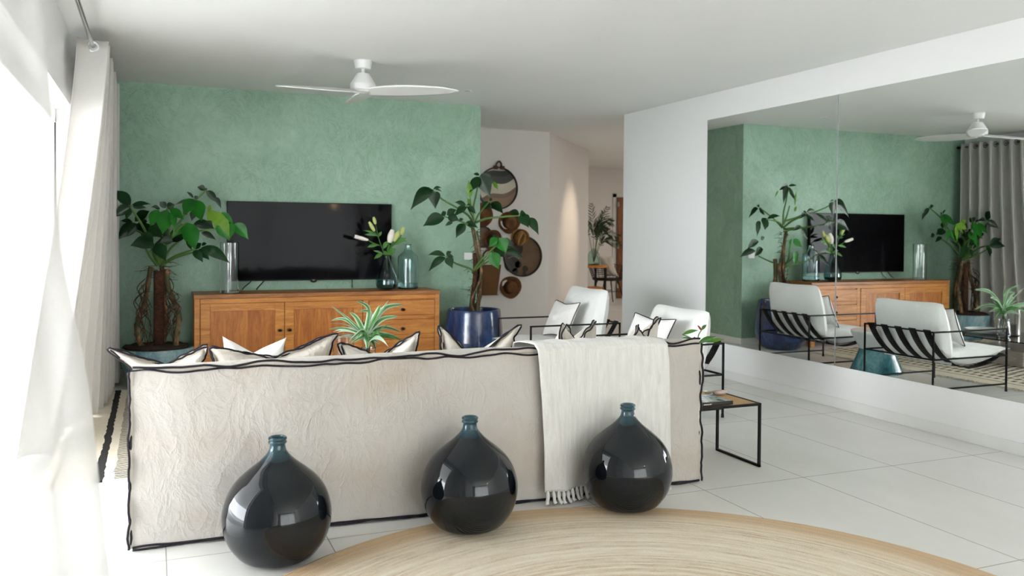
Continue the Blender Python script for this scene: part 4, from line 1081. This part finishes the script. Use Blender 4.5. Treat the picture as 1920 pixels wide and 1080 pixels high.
bk_ = thing('book', 'pale book lying flat near the front edge of the coffee table', 'book', (1.2, 5.6, gvz))
build(MB().box((1.08, 5.5, gvz), (1.36, 5.69, gvz+.018)), 'pages', 'paperwhite', bk_, False, bevel=.002)
build(MB().box((1.075, 5.495, gvz+.018), (1.365, 5.695, gvz+.021)), 'cover', 'grey', bk_, False)
sp = thing('spider_plant', 'variegated spider plant with pale striped leaves in the glass vase on the coffee table', 'plant', (1.383, 5.895, gvz+.01))
ZS = ((600, 550), 9.)
def zs(x, y, Y): return at(600+x/9, 550+y/9, Y)
eg, co = MB(), MB()
ctr = (760, 700)
SPL = [((480, 430), (190, 215), 46, .05), ((420, 440), (185, 460), 60, .1), ((420, 590), (150, 605), 50, .1), ((620, 420), (500, 320), 90, 0), ((820, 260), (615, 125), 80, .15), ((850, 330), (665, 300), 80, .1),
       ((950, 350), (1010, 200), 110, 0), ((1010, 340), (1160, 108), 40, 0), ((1080, 260), (1400, 190), 110, .14), ((1040, 440), (1310, 390), 100, .1), ((1080, 570), (1360, 650), 80, .2), ((1020, 680), (1280, 720), 90, .14),
       ((700, 640), (490, 810), 90, .12), ((880, 760), (1020, 860), 60, .2), ((900, 840), (920, 940), 80, 0), ((800, 850), (790, 940), 90, 0), ((690, 740), (520, 840), 80, .1)]
for md, tp, w, ar in SPL:
    a_ = rnd.uniform(-.12, .12)
    B = zs(ctr[0]+(md[0]-ctr[0])*.06, ctr[1]+(md[1]-ctr[1])*.06, 5.895); T = zs(*tp, 5.895+a_); Mp = zs(*md, 5.895+a_*.5)
    wd = w/9/F*6.; pts = spline([B, Mp, T], 14)
    for mb, wf, o_ in ((eg, 1., 0.), (co, .5, -.002)):
        def fn(u, v_, wf=wf, o_=o_):
            k = min(13, int(v_*14)); c_ = pts[k].lerp(pts[k+1], v_*14-k); dr = (pts[k+1]-pts[k]).normalized()
            vw = (c_-EYE).normalized(); sd = dr.cross(vw).normalized()
            hw = wd*.5*wf*(min(1, v_*6+.35))*(1-v_**2.2)**.8
            return c_+sd*hw*(2*u-1)+vw*(abs(2*u-1)*hw*.35+o_)
        mb.grid(fn, 4, 28)
for k in range(14):   # blades on the far side
    a_ = rnd.uniform(0, 2*PI); B = V((1.383, 5.895, .47)); dr = V((math.cos(a_), math.sin(a_), 0)); ln = rnd.uniform(.2, .32)
    T = B+dr*ln+V((0, 0, rnd.uniform(-.02, .16)))
    leaf(eg if k % 2 else co, B, T, .03, arch=.22, view=V((0, 0, 1)) if rnd.random() < .5 else V((1, 0, -.4)), wave=0)
build(eg, 'leaf_margin', 'spider', sp); build(co, 'leaf_core', 'spiderin', sp)
r_ = MB()
for k in range(5): hang(r_, [(1.383+rnd.uniform(-.01, .01), 5.895, .47), (1.383+rnd.uniform(-.02, .02), 5.895+rnd.uniform(-.02, .02), .39), (1.383+rnd.uniform(-.03, .03), 5.895+rnd.uniform(-.03, .03), gvz+.015)], .006, 6)
build(r_, 'stem', 'stem', sp)

# ------------------------------------------------------------------ hats, trays and basket on the hall wall
HY = 9.6
def disc_tray(c, R_, label, inner, name='wall_tray', hang_=False):
    o = thing(name, label, 'tray', (c[0], HY-.02, c[1]-R_), 'things hung on the hallway wall')
    build(MB().lathe([(R_, .001), (R_, .045), (R_-.014, .047), (R_-.016, .02), (R_-.016, .001), (R_, .001)], (c[0], HY, c[1]), 64, 'Y'), 'rim', 'traydark', o)
    p = build(MB().lathe([(.0005, .02), (R_*.5, .02), (R_-.014, .02)], (0, 0, 0), 64, 'Y').xf(lambda q: q+V((c[0], HY, c[1]))), 'face', inner, o)
    if hang_:
        build(MB().tube(spline([(c[0]-.035, HY-.03, c[1]+R_), (c[0]-.02, HY-.045, c[1]+R_+.045), (c[0]+.005, HY-.045, c[1]+R_+.065), (c[0]+.03, HY-.045, c[1]+R_+.045), (c[0]+.045, HY-.03, c[1]+R_)], 14), .011, 8).box((c[0]-.065, HY-.05, c[1]+R_-.03), (c[0]-.01, HY-.04, c[1]+R_+.012)).box((c[0]+.02, HY-.05, c[1]+R_-.03), (c[0]+.075, HY-.04, c[1]+R_+.012)), 'leather_loop', 'leather', o)
    return o
c1 = (3.812, 1.776)
o = disc_tray(c1, .256, 'round tray painted with charcoal, bone and sand waves, highest on the hallway wall', 'trayart', hang_=True)
# the painted face carries its own origin so that the bands run from its lower edge
fo = [q for q in o.children if q.name.startswith('face')][0]
sh = V((c1[0], HY-.02, c1[1]-.256))-OFF[o.name]
c2_ = (4.147, .957)
o = disc_tray(c2_, .25, 'large round brown tray with black discs, lower right on the hallway wall', 'traybrown')
for dx, dz, R_, mt in ((-.07, .09, .075, 'traydark'), (.035, -.155, .037, 'traydark'), (-.06, -.10, .045, 'traydark'), (-.10, -.185, .04, 'traydark'), (-.17, .04, .06, 'traydark'), (-.14, -.09, .1, 'traydark'), (.02, -.215, .03, 'traydark')):
    build(MB().lathe([(.0005, .0235), (R_*.98, .0235), (R_, .0205)], (c2_[0]+dx, HY, c2_[1]+dz), 28, 'Y'), 'dot', mt, o)
build(MB().tube(spline([(c2_[0]-.2, HY-.025, c2_[1]-.02), (c2_[0]-.12, HY-.026, c2_[1]+.0), (c2_[0]-.05, HY-.026, c2_[1]-.03)], 8), .006, 6), 'stroke', 'traycream', o)
disc_tray((3.62, 1.19), .13, 'dark-rimmed small tray half hidden behind the edge of the green wall', 'traybrown')

def hat(c, R_, crown, label, mat='straw', tilt=(0, 0), pinch=False, hg=.11):
    o = thing('hat', label, 'hat', (c[0], HY-.02, c[1]-R_), 'straw hats on the hallway wall')
    def T(p):
        q = Matrix.Rotation(tilt[0], 3, 'X') @ Matrix.Rotation(tilt[1], 3, 'Z') @ V(p)
        return q+V((c[0], HY-.012, c[1]))
    def wob(p):
        r_ = math.hypot(p.x, p.z); a_ = math.atan2(p.z, p.x)
        k = smoothstep(crown, R_, r_)
        return V((p.x*(1+.03*math.sin(2*a_+1)*k), p.y+.014*(math.sin(2*a_+c[0]*7)-1)*k-.012*0, p.z*(1.0+.04*math.sin(3*a_)*k)))
    br = MB().lathe([(crown, .0), (crown+.02, .0), (R_*.8, .004), (R_, .012), (R_-.001, .008), (R_*.8, 0), (crown, -.004)], (0, 0, 0), 44, 'Y').xf(wob).xf(T)
    build(br, 'brim', mat, o)
    cr_ = MB().lathe([(crown, 0), (crown*.97, hg*.35), (crown*.9, hg*.75), (crown*.78, hg*.95), (crown*.5, hg), (crown*.3, hg*.93), (.001, hg*.9)], (0, 0, 0), 40, 'Y')
    if pinch:
        def pf(p):
            d_ = -p.y/hg
            y = p.y+.075*math.exp(-(p.x/.022)**2)*smoothstep(.5, 1., d_)*math.exp(-(p.z/.09)**2)
            return V((p.x*lerp(1, .72, max(0, d_)), y, p.z*1.2))
        cr_.xf(pf).xf(lambda p: Matrix.Rotation(.3, 3, 'Y') @ p)
    cr_.xf(T)
    build(cr_, 'crown', mat, o)
    bd = MB().lathe([(crown*1.005, .004), (crown*.985, hg*.32)], (0, 0, 0), 40, 'Y')
    if pinch: bd.xf(lambda p: V((p.x, p.y, p.z*1.2))).xf(lambda p: Matrix.Rotation(.3, 3, 'Y') @ p)
    bd.xf(lambda p: V((p.x*1.03, p.y, p.z*1.03))).xf(T)
    build(bd, 'hat_band', 'leather', o, True)
hat((3.967, 1.372), .135, .082, 'brown straw hat just below the painted tray, right of centre', 'straw', (.12, -.15))
hat((3.745, 1.155), .128, .07, 'brown straw hat left of the tan fedora', 'straw', (.05, .1))
hat((3.60, 1.455), .15, .08, 'dark reddish straw hat cut off by the edge of the green wall', 'straw', (0, .1))
hat((4.103, 1.185), .115, .078, 'light tan pinched fedora overlapping the brown tray', 'strawlight', (.2, -.1), True, .13)
hat((3.988, .582), .135, .08, 'brown straw hat lowest on the hallway wall', 'straw', (-.1, -.12))
bs = thing('wall_basket', 'woven rattan basket hanging below the hats behind the plant trunk', 'basket', (3.69, 9.55, .5))
def bfn(u, v_):
    a_ = PI*u; z = lerp(.50, .86, v_); w = lerp(.115, .155, v_)
    q = (abs(math.cos(a_))**.5)*math.copysign(1, math.cos(a_))
    return V((3.685+w*q, HY-.005-lerp(.10, .13, v_)*math.sin(a_)**.5, z+(.02*(1-v_)*abs(math.cos(a_))**3)))
build(MB().grid(bfn, 40, 14).add([V((3.57, HY-.005, .5)), V((3.80, HY-.005, .5)), V((3.80, HY-.1, .5)), V((3.57, HY-.1, .5))], [(0, 1, 2, 3)]), 'body', 'basket', bs, True, solid=.008)
build(MB().tube(spline([(3.60, HY-.1, .86), (3.62, HY-.06, .98), (3.69, HY-.04, 1.03), (3.76, HY-.06, .98), (3.785, HY-.1, .86)], 18), .011, 8), 'handle', 'leather', bs)

# ------------------------------------------------------------------ far room seen through the hallway
dr = struct(MB().box((8.17, 14.30, .02), (9.02, 14.36, 1.93)), 'door_1', 'doorwood', bevel=.006)
build(MB().box((8.10, 14.37, 0), (8.17, 14.39, 2.0)).box((8.10, 14.37, 1.93), (9.1, 14.39, 2.0)), 'door_frame', 'trimwhite', dr, False)
for z in (.2, .95, 1.75): build(MB().box((8.155, 14.285, z), (8.185, 14.305, z+.09)), 'hinge', 'chrome', dr, False)
CX, CY_, = 7.42, 13.35
rc2 = thing('rattan_chair', 'black rattan chair with a cream cushion in the room beyond the hallway', 'chair', (CX, CY_, 0))
sh_ = MB()
for k in range(7):
    z = .46+k*.032; q = .27+.012*k
    sh_.tube([V((CX+q*math.cos(a_), CY_+.02+q*.85*math.sin(a_), z+.05*max(0, math.sin(a_)))) for a_ in [(-.35+1.7*i/28)*PI for i in range(29)]], .006, 6)
for i in range(22):
    a_ = (-.35+1.7*i/21)*PI; sh_.tube([(CX+.26*math.cos(a_), CY_+.02+.22*math.sin(a_), .43), (CX+.345*math.cos(a_), CY_+.02+.30*math.sin(a_), .655+.05*max(0, math.sin(a_)))], .004, 5)
build(sh_, 'basket_back', 'blackmetal', rc2)
build(MB().lathe([(.001, .41), (.25, .41), (.275, .43), (.25, .45), (.001, .45)], (CX, CY_, 0), 30), 'seat', 'blackmetal', rc2)
for sx in (-1, 1):
    for sy in (-1, 1): build(MB().tube([(CX+sx*.13, CY_+sy*.12, .42), (CX+sx*.24, CY_+sy*.22, 0)], [.011, .009], 8), 'leg', 'blackmetal', rc2)
build(MB().bar((CX-.18, CY_-.17, .22), (CX+.18, CY_-.17, .22), .012).bar((CX-.18, CY_+.17, .22), (CX+.18, CY_+.17, .22), .012), 'stretcher', 'blackmetal', rc2, False)
cushion('cushion', 'cream cushion leaning in the black rattan chair of the far room', (CX-.22, CY_+.02, .86), (CX+.02, CY_-.14, .84), (CX-.06, CY_-.0, .46), (CX+.17, CY_-.13, .46), .13, .02, 'plain white cushions', mat='cushion', trim=None, seed=31)
ft2 = thing('console_table', 'small wooden table carrying the palm vase beyond the hallway', 'table', (6.85, 12.9, 0))
build(MB().box((6.45, 12.7, .66), (7.06, 13.1, .70)), 'tabletop', 'teak', ft2, False, bevel=.004)
build(MB().box((6.5, 12.74, .30), (7.05, 13.06, .33)), 'shelf', 'teak', ft2, False, bevel=.004)
for x in (6.48, 7.03):
    for y in (12.73, 13.07): build(MB().bar((x, y, .01), (x, y, .66), .03), 'leg', 'blackmetal', ft2, False)
vessel('demijohn_vase', [(.08, 0), (.11, .02), (.115, .12), (.09, .2), (.045, .25), (.04, .28)], (6.90, 12.9, .701), 'greenglass', 'green glass bottle holding palm fronds beyond the hallway', .005)
pf = thing('palm_fronds', 'dark feathery palm fronds in the green glass bottle beyond the hallway', 'plant', (6.90, 12.9, .72))
pm, pst = MB(), MB()
for tipx, tipz, ar in ((.50, 1.19, .28), (.30, 1.44, .34), (.24, 1.70, .12), (.12, 1.62, .1), (.42, 1.08, .2), (-.3, 1.5, .3), (-.1, 1.75, .1), (.2, 1.3, .3)):
    B = V((6.90, 12.9, .75)); T = V((6.90+tipx, 12.9+rnd.uniform(-.15, .15), tipz)); C_ = B.lerp(T, .5)+V((-.08*tipx, 0, ar))
    P_ = spline([B, B.lerp(C_, .6)+V((0, 0, .08)), C_, T], 26); pst.tube(P_, [.006*(1-i/30) for i in range(27)], 6)
    for i in range(8, 26):
        d_ = (P_[i+1 if i < 26 else i]-P_[i-1]).normalized(); sd = V((-d_.z, 0, d_.x))
        for s__ in (-1, 1):
            ln = .15*math.sin(PI*(i-6)/21)+.04
            leaf(pm, P_[i], P_[i]+d_*ln*.75+sd*s__*ln*.55+V((0, rnd.uniform(-.05, .05), -.03)), .016, arch=.06, n=4, wave=0)
build(pst, 'stem', 'stem', pf); build(pm, 'leaflets', 'palmleaf', pf)

# ------------------------------------------------------------------ light
W_ = bpy.data.worlds.new('daylight'); S.world = W_; W_.use_nodes = True
wt = W_.node_tree; bg = wt.nodes['Background']
tc = wt.nodes.new('ShaderNodeTexCoord'); sx_ = wt.nodes.new('ShaderNodeSeparateXYZ'); wt.links.new(tc.outputs['Generated'], sx_.inputs[0])
rp_ = wt.nodes.new('ShaderNodeValToRGB'); wt.links.new(sx_.outputs['Z'], rp_.inputs['Fac'])
e = rp_.color_ramp.elements; e[0].position = 0; e[0].color = (.96, .98, 1., 1); e[1].position = .6; e[1].color = (.80, .90, 1., 1)
wt.links.new(rp_.outputs[0], bg.inputs['Color']); bg.inputs['Strength'].default_value = 6.0

def area(name, loc, rot, sx, sy, power, col=(1, 1, 1), portal=False):
    l_ = bpy.data.lights.new(name, 'AREA'); l_.shape = 'RECTANGLE'; l_.size = sx; l_.size_y = sy; l_.energy = power; l_.color = col
    o = bpy.data.objects.new(name, l_); COL.objects.link(o); o.location = loc; o.rotation_euler = rot
    if portal: l_.cycles.is_portal = True
    return o
area('window_portal', (-.70, 4.69, 1.0), (0, math.radians(-90), 0), 2.0, 3.5, 1, portal=True)
area('back_window_portal', (2.35, -4.3, 1.1), (math.radians(90), 0, 0), 4.1, 2.2, 1, portal=True)
sp_l = bpy.data.lights.new('hall_spot', 'SPOT'); sp_l.energy = 22; sp_l.color = (1, .8, .58); sp_l.spot_size = math.radians(46); sp_l.spot_blend = 1.; sp_l.shadow_soft_size = .04
so_ = bpy.data.objects.new('hall_spot', sp_l); COL.objects.link(so_); so_.location = (6.5, 9.9, H-.05); so_.rotation_euler = (V((5.25, 10.52, 1.25))-V((6.5, 9.9, H-.05))).to_track_quat('-Z', 'Y').to_euler()
area('far_room_fill', (8.6, 11.6, H-.03), (0, 0, 0), 1.2, 1.2, 9, (1, .90, .80))  # added fill light for the far room, no fixture behind it
area('hall_fill', (6.4, 8.75, H-.03), (0, 0, 0), .9, .9, 3, (1, .94, .88))  # unseen fill light added to brighten the wall with the hats

S.view_settings.view_transform = 'Standard'; S.view_settings.look = 'None'; S.view_settings.gamma = 1; S.view_settings.use_curve_mapping = False
S.view_settings.exposure = 1.85
S.cycles.caustics_reflective = True; S.cycles.caustics_refractive = False
S.cycles.max_bounces = 14; S.cycles.diffuse_bounces = 6; S.cycles.transmission_bounces = 12; S.cycles.transparent_max_bounces = 12
S.cycles.sample_clamp_indirect = 6
